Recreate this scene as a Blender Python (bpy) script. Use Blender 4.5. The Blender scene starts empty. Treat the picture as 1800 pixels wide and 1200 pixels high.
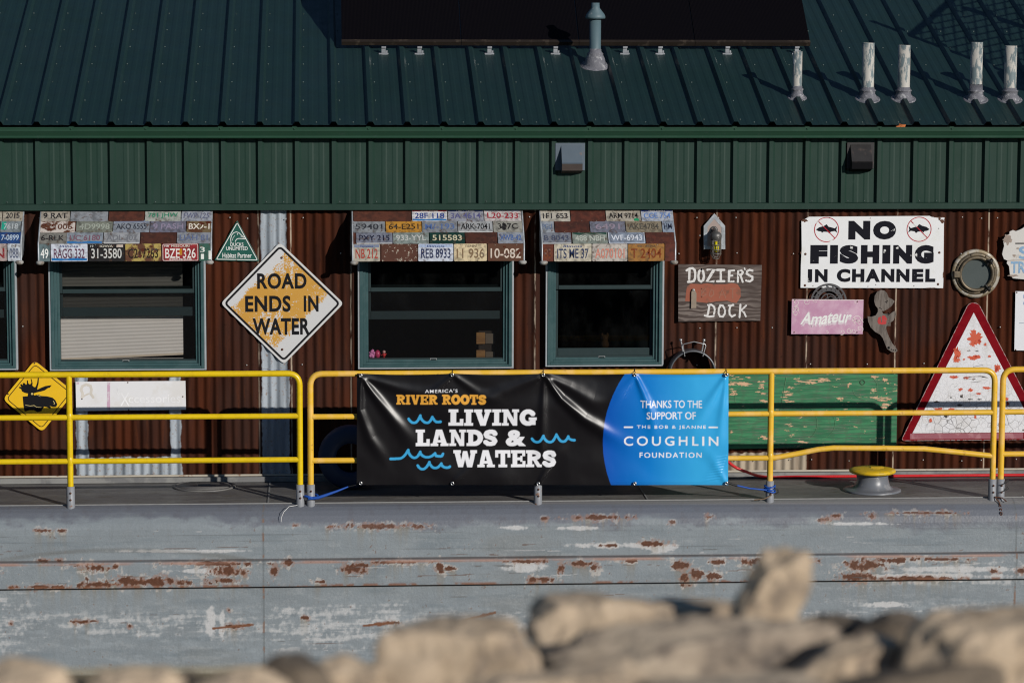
import bpy, bmesh, math, random
import numpy as np
from mathutils import Vector, Matrix, noise as mnoise

random.seed(7)
SC = bpy.context.scene
COL = SC.collection
R_ = math.radians

# ------------------------------------------------------------------ camera
FPX = 5200.0                      # focal length in pixels of the 1800 px wide photograph
YAW, PITCH, ROLL = R_(3.82), R_(7.0), 0.0032
CAM = Vector((0.0, -24.6, 4.2))
Fw = Vector((math.sin(YAW) * math.cos(PITCH), math.cos(YAW) * math.cos(PITCH), -math.sin(PITCH)))
R0 = Vector((math.cos(YAW), -math.sin(YAW), 0))
U0 = R0.cross(Fw)
Rt = math.cos(ROLL) * R0 + math.sin(ROLL) * U0
Up = -math.sin(ROLL) * R0 + math.cos(ROLL) * U0
cam = bpy.data.cameras.new('camera')
cam.sensor_width = 36.0
cam.lens = FPX / 1800.0 * 36.0
cam.clip_start, cam.clip_end = 0.1, 3000.0
cam.dof.use_dof = True
cam.dof.focus_distance = 24.3
cam.dof.aperture_fstop = 2.9
camo = bpy.data.objects.new('camera', cam)
COL.objects.link(camo)
M = Matrix((Rt, Up, -Fw)).transposed().to_4x4()
M.translation = CAM
camo.matrix_world = M
SC.camera = camo

# ------------------------------------------------------------------ light
SUN = Vector((0.695, -1.0, 0.413)).normalized()      # towards the sun
world = bpy.data.worlds.new('World')
SC.world = world
world.use_nodes = True
nt = world.node_tree
bg = nt.nodes['Background']
sky = nt.nodes.new('ShaderNodeTexSky')
sky.sky_type = 'NISHITA'
sky.sun_disc = False
sky.sun_elevation = math.asin(SUN.z)
sky.sun_rotation = math.atan2(SUN.x, SUN.y)
sky.air_density = 1.0
sky.dust_density = 0.0
sky.ozone_density = 4.0
nt.links.new(sky.outputs[0], bg.inputs[0])
bg.inputs[1].default_value = 0.05
sun = bpy.data.lights.new('sun', 'SUN')
sun.energy = 3.75
sun.angle = R_(0.53)
sun.color = (1.0, 0.95, 0.885)
suno = bpy.data.objects.new('sun', sun)
COL.objects.link(suno)
suno.location = (8, -20, 12)
suno.rotation_euler = SUN.to_track_quat('Z', 'Y').to_euler()

SC.view_settings.view_transform = 'Standard'
SC.view_settings.look = 'None'
SC.view_settings.exposure = 0.0
SC.view_settings.gamma = 1.0
SC.view_settings.use_curve_mapping = False
SC.cycles.max_bounces = 8
SC.cycles.pixel_filter_type = 'BLACKMAN_HARRIS'
SC.cycles.filter_width = 1.15
SC.cycles.transparent_max_bounces = 16

# ------------------------------------------------------------------ layout: a spot measured in the photo -> a point on a real plane
def ray(px, py):
    return Fw + Rt * ((px - 900) / FPX) - Up * ((py - 600) / FPX)
def onY(px, py, Y):
    d = ray(px, py)
    return CAM + d * ((Y - CAM.y) / d.y)
def onZ(px, py, Z):
    d = ray(px, py)
    return CAM + d * ((Z - CAM.z) / d.z)
ROOF_T = math.tan(R_(18.4)); EAVE_Y, EAVE_Z = -0.10, 2.99
def onRoof(px, py):
    d = ray(px, py)
    k = (EAVE_Z + ROOF_T * (CAM.y - EAVE_Y) - CAM.z) / (d.z - ROOF_T * d.y)
    return CAM + d * k
def roofz(y):
    return EAVE_Z + ROOF_T * (y - EAVE_Y)
def X(px, py, Y): return onY(px, py, Y).x
def Z(px, py, Y): return onY(px, py, Y).z
def S(Y): return FPX / (Y - CAM.y + 0.9)          # pixels per metre at the middle of the picture
def pts(px, Y): return [(onY(a, b, Y).x, onY(a, b, Y).z) for a, b in px]

# ------------------------------------------------------------------ numpy noise
def _h(ix, iy, s):
    n = (ix.astype(np.int64) * 374761393 + iy.astype(np.int64) * 668265263 + s * 2147483647) & 0xffffffff
    n = ((n ^ (n >> 13)) * 1274126177) & 0xffffffff
    n = n ^ (n >> 16)
    return (n & 0xffff) / 65535.0
def vn(x, y, s=0):
    ix, iy = np.floor(x), np.floor(y)
    fx, fy = x - ix, y - iy
    fx, fy = fx * fx * (3 - 2 * fx), fy * fy * (3 - 2 * fy)
    a, b = _h(ix, iy, s), _h(ix + 1, iy, s)
    c, d = _h(ix, iy + 1, s), _h(ix + 1, iy + 1, s)
    return (a * (1 - fx) + b * fx) * (1 - fy) + (c * (1 - fx) + d * fx) * fy
def fbm(x, y, o=4, s=0):
    t, a, n = 0, 0.5, 0
    for i in range(o):
        t = t + a * vn(x * 2 ** i, y * 2 ** i, s + i * 17); n += a; a *= 0.55
    return t / n
def sstep(a, b, x):
    t = np.clip((x - a) / (b - a), 0, 1)
    return t * t * (3 - 2 * t)

# ------------------------------------------------------------------ materials
MATS = {}
def srgb(r, g, b):
    f = lambda c: (c / 255 / 12.92) if c / 255 <= 0.04045 else ((c / 255 + 0.055) / 1.055) ** 2.4
    return (f(r), f(g), f(b))
class NT:
    def __init__(s, name):
        s.m = bpy.data.materials.new(name); s.m.use_nodes = True
        s.t = s.m.node_tree; s.b = s.t.nodes['Principled BSDF']
    def n(s, kind, **kw):
        x = s.t.nodes.new('ShaderNode' + kind)
        for k, v in kw.items(): setattr(x, k, v)
        return x
    def l(s, a, b): s.t.links.new(a, b)
    def put(s, sock, v):
        if hasattr(v, 'is_output') or hasattr(v, 'links'): s.l(v, sock)
        else: sock.default_value = v
    def math(s, op, a, b=0.0, c=None, clamp=False):
        x = s.n('Math', operation=op); x.use_clamp = clamp
        s.put(x.inputs[0], a); s.put(x.inputs[1], b)
        if c is not None: s.put(x.inputs[2], c)
        return x.outputs[0]
    def mix(s, f, a, b, mode='MIX'):
        x = s.n('Mix', data_type='RGBA', blend_type=mode)
        x.clamp_result = False
        s.put(x.inputs[0], f)
        for i, v in ((6, a), (7, b)):
            if isinstance(v, tuple): v = tuple(v) + ((1.0,) if len(v) == 3 else ())
            s.put(x.inputs[i], v)
        return x.outputs[2]
    def coord(s, scale=(1, 1, 1), which='Object'):
        c = s.n('TexCoord'); mp = s.n('Mapping'); mp.inputs['Scale'].default_value = scale
        s.l(c.outputs[which], mp.inputs[0]); return mp.outputs[0]
    def noise(s, scale, detail=5, rough=0.55, vec=None, dist=0.0):
        x = s.n('TexNoise'); x.inputs['Scale'].default_value = scale; x.inputs['Detail'].default_value = detail
        x.inputs['Roughness'].default_value = rough; x.inputs['Distortion'].default_value = dist
        if vec is not None: s.l(vec, x.inputs['Vector'])
        return x.outputs[0]
    def step(s, v, a, b):
        x = s.n('MapRange', interpolation_type='SMOOTHSTEP')
        s.put(x.inputs[0], v); x.inputs[1].default_value = a; x.inputs[2].default_value = b
        return x.outputs[0]
    def bump(s, h, strength, dist=0.01):
        x = s.n('Bump'); x.inputs['Strength'].default_value = strength; x.inputs['Distance'].default_value = dist
        s.l(h, x.inputs['Height']); s.l(x.outputs[0], s.b.inputs['Normal'])
def mat(name, c1, rough=0.5, metal=0.0, c2=None, thr=0.6, soft=0.06, ns=12, stretch=(1, 1, 1), var=0.25, vs=6,
        bump=0.0, bs=80, spec=0.5, detail=6, c3=None, thr3=0.68, ns3=40):
    key = ('m', name)
    if key in MATS: return MATS[key]
    q = NT(name); vec = q.coord(stretch)
    nz = q.noise(vs, 5, vec=vec)
    f = q.math('MULTIPLY_ADD', nz, 2 * var, 1 - var)
    colr = q.mix(1.0, tuple(c1), (1, 1, 1), 'MULTIPLY')
    if c2 is not None:
        n2 = q.noise(ns, detail, 0.62, vec)
        colr = q.mix(q.step(n2, thr - soft, thr + soft), tuple(c1), tuple(c2))
    if c3 is not None:
        n3 = q.noise(ns3, detail, 0.62, vec)
        colr = q.mix(q.step(n3, thr3 - soft, thr3 + soft), colr, tuple(c3))
    comb = q.n('CombineXYZ')
    for i in range(3): q.l(f, comb.inputs[i])
    colr = q.mix(1.0, colr, comb.outputs[0], 'MULTIPLY')
    q.l(colr, q.b.inputs['Base Color'])
    q.l(q.math('MULTIPLY_ADD', q.noise(vs * 3, 4, vec=vec), 0.3, rough - 0.15, clamp=True), q.b.inputs['Roughness'])
    q.b.inputs['Metallic'].default_value = metal
    q.b.inputs['Specular IOR Level'].default_value = spec
    if bump: q.bump(q.noise(bs, 6, 0.6, vec), bump, 0.01)
    MATS[key] = q.m
    return q.m
def attr_mat(name, rough=0.5, bump=0.0, bs=60, spec=0.5, fine=0.2, fs=150):
    q = NT(name)
    a = q.n('Attribute', attribute_name='Col')
    f = q.math('MULTIPLY_ADD', q.noise(fs, 5, vec=q.coord()), 2 * fine, 1 - fine)
    comb = q.n('CombineXYZ')
    for i in range(3): q.l(f, comb.inputs[i])
    q.l(q.mix(1.0, a.outputs[0], comb.outputs[0], 'MULTIPLY'), q.b.inputs['Base Color'])
    r = q.math('MULTIPLY_ADD', a.outputs[3], 0.6, rough, clamp=True)
    q.l(r, q.b.inputs['Roughness'])
    q.b.inputs['Specular IOR Level'].default_value = spec
    if bump: q.bump(q.noise(bs, 6, 0.6, q.coord()), bump, 0.01)
    return q.m

# ------------------------------------------------------------------ mesh builder
_TXT = {}
def text_geo(s, bold=0.0, sp=1.0):
    k = (s, bold, sp)
    if k not in _TXT:
        cu = bpy.data.curves.new('t', 'FONT'); cu.body = s; cu.offset = bold; cu.resolution_u = 4; cu.space_character = sp
        ob = bpy.data.objects.new('t', cu)
        me = bpy.data.meshes.new_from_object(ob)
        v = [(p.co.x, p.co.y) for p in me.vertices]; f = [tuple(p.vertices) for p in me.polygons]
        bpy.data.objects.remove(ob); bpy.data.curves.remove(cu); bpy.data.meshes.remove(me)
        _TXT[k] = (v, f)
    return _TXT[k]
class MB:
    def __init__(s):
        s.V, s.F, s.I, s.sm = [], [], [], []
        s.frame()
    def frame(s, o=(0, 0, 0), u=(1, 0, 0), v=(0, 0, 1), n=(0, -1, 0)):
        s.o, s.u, s.v, s.n = Vector(o), Vector(u), Vector(v), Vector(n); return s
    def w(s, u, v, d=0.0): return s.o + s.u * u + s.v * v + s.n * d
    def add(s, V, F, m=0, smooth=False):
        b = len(s.V); s.V += [tuple(p) for p in V]
        for f in F: s.F.append(tuple(i + b for i in f)); s.I.append(m); s.sm.append(smooth)
    def box(s, x0, x1, y0, y1, z0, z1, m=0, bev=0.0):
        x0, x1 = sorted((x0, x1)); y0, y1 = sorted((y0, y1)); z0, z1 = sorted((z0, z1))
        if bev <= 0:
            V = [(x, y, z) for x in (x0, x1) for y in (y0, y1) for z in (z0, z1)]
            s.add(V, [(0, 1, 3, 2), (4, 6, 7, 5), (0, 4, 5, 1), (2, 3, 7, 6), (0, 2, 6, 4), (1, 5, 7, 3)], m); return
        b = min(bev, (x1 - x0) * .45, (y1 - y0) * .45, (z1 - z0) * .45)
        bm = bmesh.new(); bmesh.ops.create_cube(bm, size=1.0)
        for v in bm.verts: v.co = Vector(((x0 + x1) / 2 + v.co.x * (x1 - x0), (y0 + y1) / 2 + v.co.y * (y1 - y0), (z0 + z1) / 2 + v.co.z * (z1 - z0)))
        bmesh.ops.bevel(bm, geom=list(bm.edges), offset=b, segments=2, affect='EDGES', profile=.5)
        s.bm(bm, m); bm.free()
    def bm(s, bm, m=0, smooth=False):
        bm.verts.index_update()
        s.add([v.co.copy() for v in bm.verts], [tuple(v.index for v in f.verts) for f in bm.faces], m, smooth)
    def prism(s, P, d0, d1, m=0, side=None):
        """polygon P in the frame's (u,v), front at d1, back at d0"""
        a = sum(P[i][0] * P[(i + 1) % len(P)][1] - P[(i + 1) % len(P)][0] * P[i][1] for i in range(len(P)))
        if a < 0: P = P[::-1]
        n = len(P)
        s.add([s.w(u, v, d1) for u, v in P], [tuple(range(n))], m)
        s.add([s.w(u, v, d0) for u, v in P], [tuple(range(n))[::-1]], m if side is None else side)
        V = [s.w(u, v, d1) for u, v in P] + [s.w(u, v, d0) for u, v in P]
        s.add(V, [(i, n + i, n + (i + 1) % n, (i + 1) % n) for i in range(n)], m if side is None else side)
    def flat(s, P, d, m=0):
        s.add([s.w(u, v, d) for u, v in P], [tuple(range(len(P)))], m)
    def rrect(s, u0, u1, v0, v1, r=0.0, k=4):
        if r <= 0: return [(u0, v0), (u1, v0), (u1, v1), (u0, v1)]
        P = []
        for cx, cy, a in ((u1 - r, v0 + r, -90), (u1 - r, v1 - r, 0), (u0 + r, v1 - r, 90), (u0 + r, v0 + r, 180)):
            for i in range(k + 1):
                t = R_(a + 90 * i / k); P.append((cx + r * math.cos(t), cy + r * math.sin(t)))
        return P
    def ribbon(s, P, wd, d, m=0, closed=False, cap=True):
        """flat stroke along P in the frame; neighbouring pieces a hair apart in depth"""
        n = len(P); L = []
        for i in range(n):
            a = P[(i - 1) % n] if (closed or i > 0) else P[i]
            b = P[(i + 1) % n] if (closed or i < n - 1) else P[i]
            t = Vector((b[0] - a[0], b[1] - a[1])); t = t.normalized() if t.length > 1e-9 else Vector((1, 0))
            nrm = Vector((-t.y, t.x)); k = 1.0
            if closed or 0 < i < n - 1:
                t1 = Vector((P[i][0] - a[0], P[i][1] - a[1]))
                if t1.length > 1e-9:
                    n1 = Vector((-t1.y, t1.x)).normalized(); k = min(1.6, 1 / max(.4, abs(nrm.dot(n1))))
            L.append((Vector(P[i]) + nrm * wd / 2 * k, Vector(P[i]) - nrm * wd / 2 * k))
        V = []
        for a, b in L: V += [s.w(a.x, a.y, d), s.w(b.x, b.y, d)]
        F = [(2 * i, 2 * i + 1, 2 * ((i + 1) % n) + 1, 2 * ((i + 1) % n)) for i in range(n if closed else n - 1)]
        s.add(V, F, m)
        if cap and not closed:
            for q in (P[0], P[-1]): s.disc(q[0], q[1], wd / 2, d + 0.00015, m, 10)
    def disc(s, u, v, r, d, m=0, n=20, ry=None):
        ry = r if ry is None else ry
        s.flat([(u + r * math.cos(2 * math.pi * i / n), v + ry * math.sin(2 * math.pi * i / n)) for i in range(n)], d, m)
    def ringd(s, u, v, r, wd, d, m=0, n=32):
        s.ribbon([(u + r * math.cos(2 * math.pi * i / n), v + r * math.sin(2 * math.pi * i / n)) for i in range(n)], wd, d, m, True)
    def text(s, t, cu, cv, wd, h, d, m=0, bold=0.0, ang=0.0, shear=0.0, sp=1.0, jit=0.0):
        V, F = text_geo(t, bold, sp)
        if not V: return
        x0, x1 = min(a for a, b in V), max(a for a, b in V); y0, y1 = min(b for a, b in V), max(b for a, b in V)
        c, sn = math.cos(ang), math.sin(ang); O = []
        for a, b in V:
            p, q = ((a - x0) / (x1 - x0) - .5) * wd, ((b - y0) / (y1 - y0) - .5) * h
            p += shear * q
            if jit: q += jit * h * math.sin(p / wd * 9)
            O.append(s.w(cu + p * c - q * sn, cv + p * sn + q * c, d))
        s.add(O, F, m)
    def tube(s, P, r, n=10, m=0, closed=False, cap=True):
        P = [Vector(p) for p in P]; N = len(P); V = []
        prev = None
        for i in range(N):
            a = P[(i - 1) % N] if (closed or i > 0) else P[i]; b = P[(i + 1) % N] if (closed or i < N - 1) else P[i]
            t = (b - a).normalized()
            if prev is None:
                ref = Vector((0, 0, 1)) if abs(t.z) < .9 else Vector((1, 0, 0)); e = t.cross(ref).normalized()
            else: e = (prev - t * prev.dot(t)).normalized()
            prev = e; g = t.cross(e); rr = r[i] if isinstance(r, (list, tuple)) else r
            for k in range(n):
                an = 2 * math.pi * k / n; V.append(P[i] + (e * math.cos(an) + g * math.sin(an)) * rr)
        F = []
        for i in range(N if closed else N - 1):
            j = (i + 1) % N
            for k in range(n): F.append((i * n + k, i * n + (k + 1) % n, j * n + (k + 1) % n, j * n + k))
        s.add(V, F, m, True)
        if cap and not closed:
            s.add(V[:n], [tuple(range(n))[::-1]], m); s.add(V[-n:], [tuple(range(n))], m)
    def lathe(s, c, prof, n=24, m=0, ax=(0, 0, 1), smooth=True, mats=None):
        c = Vector(c); ax = Vector(ax).normalized(); q = Vector((0, 0, 1)).rotation_difference(ax)
        V = []
        for r, h in prof:
            for k in range(n):
                a = 2 * math.pi * k / n; V.append(c + q @ Vector((r * math.cos(a), r * math.sin(a), h)))
        for i in range(len(prof) - 1):
            s.add([], [], m)
        b = len(s.V); s.V += [tuple(v) for v in V]
        for i in range(len(prof) - 1):
            for k in range(n):
                s.F.append((b + i * n + k, b + i * n + (k + 1) % n, b + (i + 1) * n + (k + 1) % n, b + (i + 1) * n + k))
                s.I.append(mats[i] if mats else m); s.sm.append(smooth)
    def jag(s, cu, cv, ru, rv, d, m=0, seed=0, n=26, rough=.45):
        rnd = random.Random(seed); P = []
        for i in range(n):
            a = 2 * math.pi * i / n; k = 1 - rough * rnd.random()
            P.append((cu + ru * k * math.cos(a), cv + rv * k * math.sin(a)))
        s.flat(P, d, m)
    def build(s, name, mats, parent=None, loc=None, angle=None):
        base = Vector((0, 0, 0))
        if parent is not None: base = Vector(parent.get('_loc', (0, 0, 0)))
        if loc is not None: base = Vector(loc)
        me = bpy.data.meshes.new(name)
        me.from_pydata([tuple(Vector(v) - base) for v in s.V], [], s.F)
        if not isinstance(mats, (list, tuple)): mats = [mats]
        for m_ in mats: me.materials.append(m_)
        me.polygons.foreach_set('material_index', [min(i, len(mats) - 1) for i in s.I])
        me.polygons.foreach_set('use_smooth', s.sm)
        me.update()
        o = bpy.data.objects.new(name, me); COL.objects.link(o)
        if parent is not None: o.parent = parent
        else: o.location = base
        o['_loc'] = tuple(base)
        return o
def thing(name, label, cat, loc, group=None):
    o = bpy.data.objects.new(name, None); COL.objects.link(o)
    o.empty_display_size = 0.1
    o.location = loc; o['_loc'] = tuple(loc); o['label'] = label; o['category'] = cat
    if group: o['group'] = group
    return o
def tag(o, label=None, cat=None, group=None, kind=None):
    if label: o['label'] = label
    if cat: o['category'] = cat
    if group: o['group'] = group
    if kind: o['kind'] = kind
    return o
def set_cols(o, cols):
    me = o.data
    a = me.color_attributes.new('Col', 'FLOAT_COLOR', 'POINT')
    a.data.foreach_set('color', np.asarray(cols, dtype=np.float32).ravel())
def grid_obj(name, PV, nu, nv, cols, m, parent=None, loc=None, smooth=True):
    """PV: (nv,nu,3) array of world positions"""
    base = np.array(loc if loc is not None else (parent.get('_loc') if parent is not None else (0, 0, 0)), dtype=float)
    V = (PV - base).reshape(-1, 3)
    idx = np.arange(nu * nv).reshape(nv, nu)
    F = np.stack([idx[:-1, :-1], idx[:-1, 1:], idx[1:, 1:], idx[1:, :-1]], -1).reshape(-1, 4)
    me = bpy.data.meshes.new(name)
    me.vertices.add(len(V)); me.vertices.foreach_set('co', V.astype(np.float32).ravel())
    me.loops.add(F.size); me.loops.foreach_set('vertex_index', F.astype(np.int32).ravel())
    me.polygons.add(len(F)); me.polygons.foreach_set('loop_start', np.arange(0, F.size, 4, dtype=np.int32))
    me.polygons.foreach_set('use_smooth', np.full(len(F), smooth))
    me.update(calc_edges=True); me.validate()
    me.materials.append(m)
    o = bpy.data.objects.new(name, me); COL.objects.link(o)
    if parent is not None: o.parent = parent
    else: o.location = tuple(base)
    o['_loc'] = tuple(base)
    if cols is not None: set_cols(o, cols.reshape(-1, 4))
    return o

# ================================================================== common materials
m_deck = mat('deck_paint', (.120, .115, .113), .55, c2=(.165, .16, .15), thr=.52, ns=2.5, stretch=(1, 3, 1), var=.34, vs=9, bump=.12, bs=120, c3=(.08, .07, .06), thr3=.60, ns3=5)
m_socket = mat('socket_grey', (.24, .25, .27), .45, c2=(.2, .09, .04), thr=.66, ns=18, var=.2, spec=.4)
m_bolt = mat('rusty_bolt', (.09, .035, .018), .8, var=.4, vs=60)
m_black = mat('black_rubber', (.012, .012, .013), .6, var=.2)
m_galv = mat('galvanised_steel', (.42, .45, .48), .45, .35, c2=(.3, .32, .34), thr=.5, ns=14, var=.18)
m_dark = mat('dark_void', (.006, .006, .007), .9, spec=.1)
m_white = mat('white_paint', (.78, .78, .78), .45, var=.05)
m_green_metal = mat('green_steel_sheet', (.0165, .040, .029), .45, c2=(.021, .046, .036), thr=.5, ns=2.2, soft=.2, stretch=(1, 1, .4), var=.12, vs=3, spec=.2, c3=(.035, .06, .048), thr3=.74, ns3=35)
m_roof = mat('green_roof_sheet', (.0105, .029, .0265), .45, c2=(.0125, .030, .031), thr=.5, ns=1.4, soft=.25, var=.14, vs=2.5, spec=.3, c3=(.026, .045, .042), thr3=.76, ns3=30)
m_rivet = mat('screw_head', (.45, .45, .43), .5, .3)

# ================================================================== water and bank
q = NT('river_water')
q.b.inputs['Base Color'].default_value = (.03, .035, .028, 1); q.b.inputs['Roughness'].default_value = .06
q.bump(q.noise(3.0, 4, .5, q.coord((1, 2, 1))), .35, .05)
b = MB(); b.add([(-600, -600, -1.42), (600, -600, -1.42), (600, 900, -1.42), (-600, 900, -1.42)], [(0, 1, 2, 3)])
tag(b.build('water', q.m), kind='structure')

m_soil = mat('bank_soil', (.16, .12, .085), .95, c2=(.08, .062, .048), thr=.5, ns=3, var=.3, bump=.6, bs=25)
NX, NYY = 121, 61
xs = np.linspace(-60, 60, NX); ys = np.concatenate([np.linspace(-90, -22, 12), np.linspace(-21.5, -8, 49)])
gx, gy = np.meshgrid(xs, ys)
gz = np.where(gy < -17.9, 2.42, 2.42 - (gy + 17.9) * .50)
gz = gz + (fbm(gx * .9 + 50, gy * .9 + 50, 4, 3) - .5) * .18
tag(grid_obj('riverbank', np.stack([gx, gy, gz], -1), NX, NYY, None, m_soil), kind='structure')

# ================================================================== foreground boulders
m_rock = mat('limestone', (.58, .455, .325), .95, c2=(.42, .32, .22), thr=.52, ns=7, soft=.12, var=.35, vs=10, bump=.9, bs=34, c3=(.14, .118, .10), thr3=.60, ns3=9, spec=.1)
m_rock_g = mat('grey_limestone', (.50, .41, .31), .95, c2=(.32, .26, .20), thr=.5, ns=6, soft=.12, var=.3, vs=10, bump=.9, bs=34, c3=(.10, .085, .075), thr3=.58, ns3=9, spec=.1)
m_rock_shade = mat('shade_dark_limestone', (.085, .068, .052), .95, c2=(.16, .125, .09), thr=.5, ns=8, soft=.12, var=.35, vs=12, bump=.9, bs=30)  # dark stone, deepened so its colour also stands for shaded gaps
def boulder(px, py, hw, hh, dist, label, seed, tilt=0.0, m=None, depth=1.0, planes=18, cut=.58):
    c = onY(px, py, CAM.y + dist); k = dist * .985 / FPX
    a, cc = hw * k, hh * k; dd = (a + cc) / 2 * depth
    rnd = random.Random(seed)
    bm = bmesh.new(); bmesh.ops.create_icosphere(bm, subdivisions=5, radius=1.0)
    pl = []
    for i in range(planes):
        n = Vector((rnd.uniform(-1, 1), rnd.uniform(-1, 1), rnd.uniform(-1, 1))).normalized()
        pl.append((n, rnd.uniform(cut, 1.0)))
    pl.append((Vector((rnd.uniform(-.25, .25), rnd.uniform(-.35, .1), 1)).normalized(), rnd.uniform(.50, .62)))
    pl.append((Vector((rnd.uniform(-.5, .5), -1, rnd.uniform(.1, .5))).normalized(), rnd.uniform(.5, .65)))
    off = Vector((seed * 3.1, seed * 1.7, 0))
    ct, st = math.cos(tilt), math.sin(tilt)
    for v in bm.verts:
        p = v.co.copy()
        for n, h in pl:
            e = p.dot(n)
            if e > h: p -= n * (e - h) * .93
        p *= 1 + .15 * mnoise.fractal(p * 1.5 + off, .8, 2.1, 5) + .06 * abs(mnoise.noise(p * 6 + off)) + .035 * mnoise.noise(p * 15 + off)
        x, y, z = p.x * a * 1.16, p.y * dd, p.z * cc * 1.16
        v.co = (x * ct - z * st, y, x * st + z * ct)
    me = bpy.data.meshes.new('boulder'); bm.to_mesh(me); bm.free()
    for f in me.polygons: f.use_smooth = True
    me.materials.append(m or m_rock)
    o = bpy.data.objects.new('boulder', me); COL.objects.link(o); o.location = c
    tag(o, label, 'rock', 'boulders along the bank')
    return o
BOUL = [
 (826, 1180, 160, 112, 6.0, 'rounded tan boulder with a flat top, first one right of the low gap', 3, -.06, None, 1.0),
 (1090, 1122, 150, 108, 6.5, 'pale boulder with a sloping sunlit face, left of the upright stone', 5, .12, None, 1.0),
 (1225, 1172, 250, 112, 6.15, 'broad long grey and tan boulder across the middle of the pile', 8, .02, m_rock_g, .6),
 (1350, 1046, 56, 120, 6.3, 'upright narrow stone standing tallest on the rock pile', 12, -.42, None, .8),
 (1225, 1096, 110, 56, 6.6, 'tan stone wedged behind the foot of the upright stone', 13, .05, None, 1.0),
 (1475, 1128, 80, 62, 6.6, 'dark brown stone with gap shade in its colour, right of the upright stone', 15, .1, m_rock_shade, 1.0),
 (1575, 1130, 80, 64, 6.5, 'dark stone with gap shade in its colour, next to the big right boulder', 18, -.2, m_rock_shade, 1.0),
 (1500, 1168, 92, 54, 6.0, 'small flat tan stone lying below the two dark stones', 21, .05, None, 1.0),
 (1762, 1176, 178, 150, 5.9, 'large smooth tan boulder at the right edge', 25, .1, None, 1.0),
 (612, 1212, 66, 72, 5.9, 'small pale stone just left of the rounded tan boulder', 28, .2, None, 1.0),
 (515, 1208, 78, 76, 5.8, 'dark shaded stone in the low gap', 31, -.3, m_rock_shade, 1.0),
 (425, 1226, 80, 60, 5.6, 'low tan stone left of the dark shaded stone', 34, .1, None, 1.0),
 (335, 1232, 56, 58, 5.8, 'low blunt stone coloured dark as a shaded gap, middle of the bottom left row', 37, 0, m_rock_shade, 1.0),
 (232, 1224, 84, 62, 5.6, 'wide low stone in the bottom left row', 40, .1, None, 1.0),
 (128, 1236, 60, 60, 5.8, 'second low stone from the left edge, coloured dark as a shaded gap', 43, -.1, m_rock_shade, 1.0),
 (30, 1230, 88, 72, 5.6, 'low tan stone in the bottom left corner', 46, .1, None, 1.0),
 (1010, 1222, 190, 66, 5.4, 'half hidden stone along the bottom edge below the pale boulder', 49, .0, None, .8),
 (1330, 1236, 190, 60, 5.3, 'half hidden stone along the bottom edge below the long boulder', 52, .0, m_rock_g, .8),
 (1590, 1212, 150, 48, 5.5, 'half hidden stone along the bottom edge beside the large right boulder', 55, .1, m_rock_shade, .8),
]
for (px, py, hw, hh, d_, lab, sd, tl, mm, dp) in BOUL:
    boulder(px, py, hw, hh, d_, lab, sd, tl, mm, dp)

# ================================================================== barge
BX0, BX1 = -9.0, 12.0
barge = thing('barge', 'long grey painted steel barge with rust patches carrying the building', 'barge', (1.6, -1.25, -1.4))
YF = -1.25
prof = []                                  # (Y, Z) down the outside, from the deck knuckle
def seg(a, bb, step):
    n = max(1, int(round(math.dist(a, bb) / step)))
    for i in range(n): prof.append((a[0] + (bb[0] - a[0]) * i / n, a[1] + (bb[1] - a[1]) * i / n))
arc = [(-1.055, 0.0), (-1.09, -.004), (-1.13, -.016), (-1.17, -.040), (-1.205, -.075), (-1.232, -.120), (-1.246, -.165), (YF, -.21)]
for i in range(len(arc) - 1): seg(arc[i], arc[i + 1], .007)
seg((YF, -.21), (YF, -.414), .007)
seg((YF, -.414), (YF - .040, -.428), .005)
seg((YF - .040, -.428), (YF - .040, -.632), .007)
seg((YF - .040, -.632), (YF + .004, -.642), .005)
seg((YF + .004, -.642), (YF + .004, -1.50), .007)
prof.append((YF + .004, -1.60))
prof = np.array(prof)
hx = np.concatenate([np.linspace(BX0, -2.8, 40), np.arange(-2.79, 6.2, .0068), np.linspace(6.21, BX1, 40)])
GX, GP = np.meshgrid(hx, np.arange(len(prof)))
PYV, PZV = prof[GP, 0], prof[GP, 1]
wob = (fbm(GX * .8, PZV * 2.5 + 9, 3, 5) - .5) * .012 * sstep(-.02, -.2, PZV)     # oil-canned plates
P3 = np.stack([GX, PYV + wob, PZV], -1)
# where each spot of the plate sits in the photograph, to copy its wear
d3 = P3 - np.array(CAM); zz = d3 @ np.array(Fw)
U_ = 900 + FPX * (d3 @ np.array(Rt)) / zz; V_ = 600 - FPX * (d3 @ np.array(Up)) / zz
n1 = fbm(GX * 3, PZV * 6, 5, 11); n2 = fbm(GX * 18, PZV * 18, 4, 23); n3 = fbm(GX * 60, PZV * 60, 3, 31)
n4 = fbm(GX * 2.2, PZV * 16, 5, 41); n5 = fbm(GX * 90, PZV * 6, 3, 51); n6 = fbm(GX * 30 , PZV * 3, 4, 77)
col = np.empty(GX.shape + (4,)); col[..., 3] = .0
base = np.array((.214, .243, .262)); col[..., :3] = base * (0.86 + .28 * n1 + .10 * (n2 - .5))[..., None]
hz0 = fbm(GX * 7, PZV * 30, 4, 95)
def lay(mask, c):
    m_ = np.clip(mask, 0, 1)[..., None]; col[..., :3] = col[..., :3] * (1 - m_) + np.array(c) * m_
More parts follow.
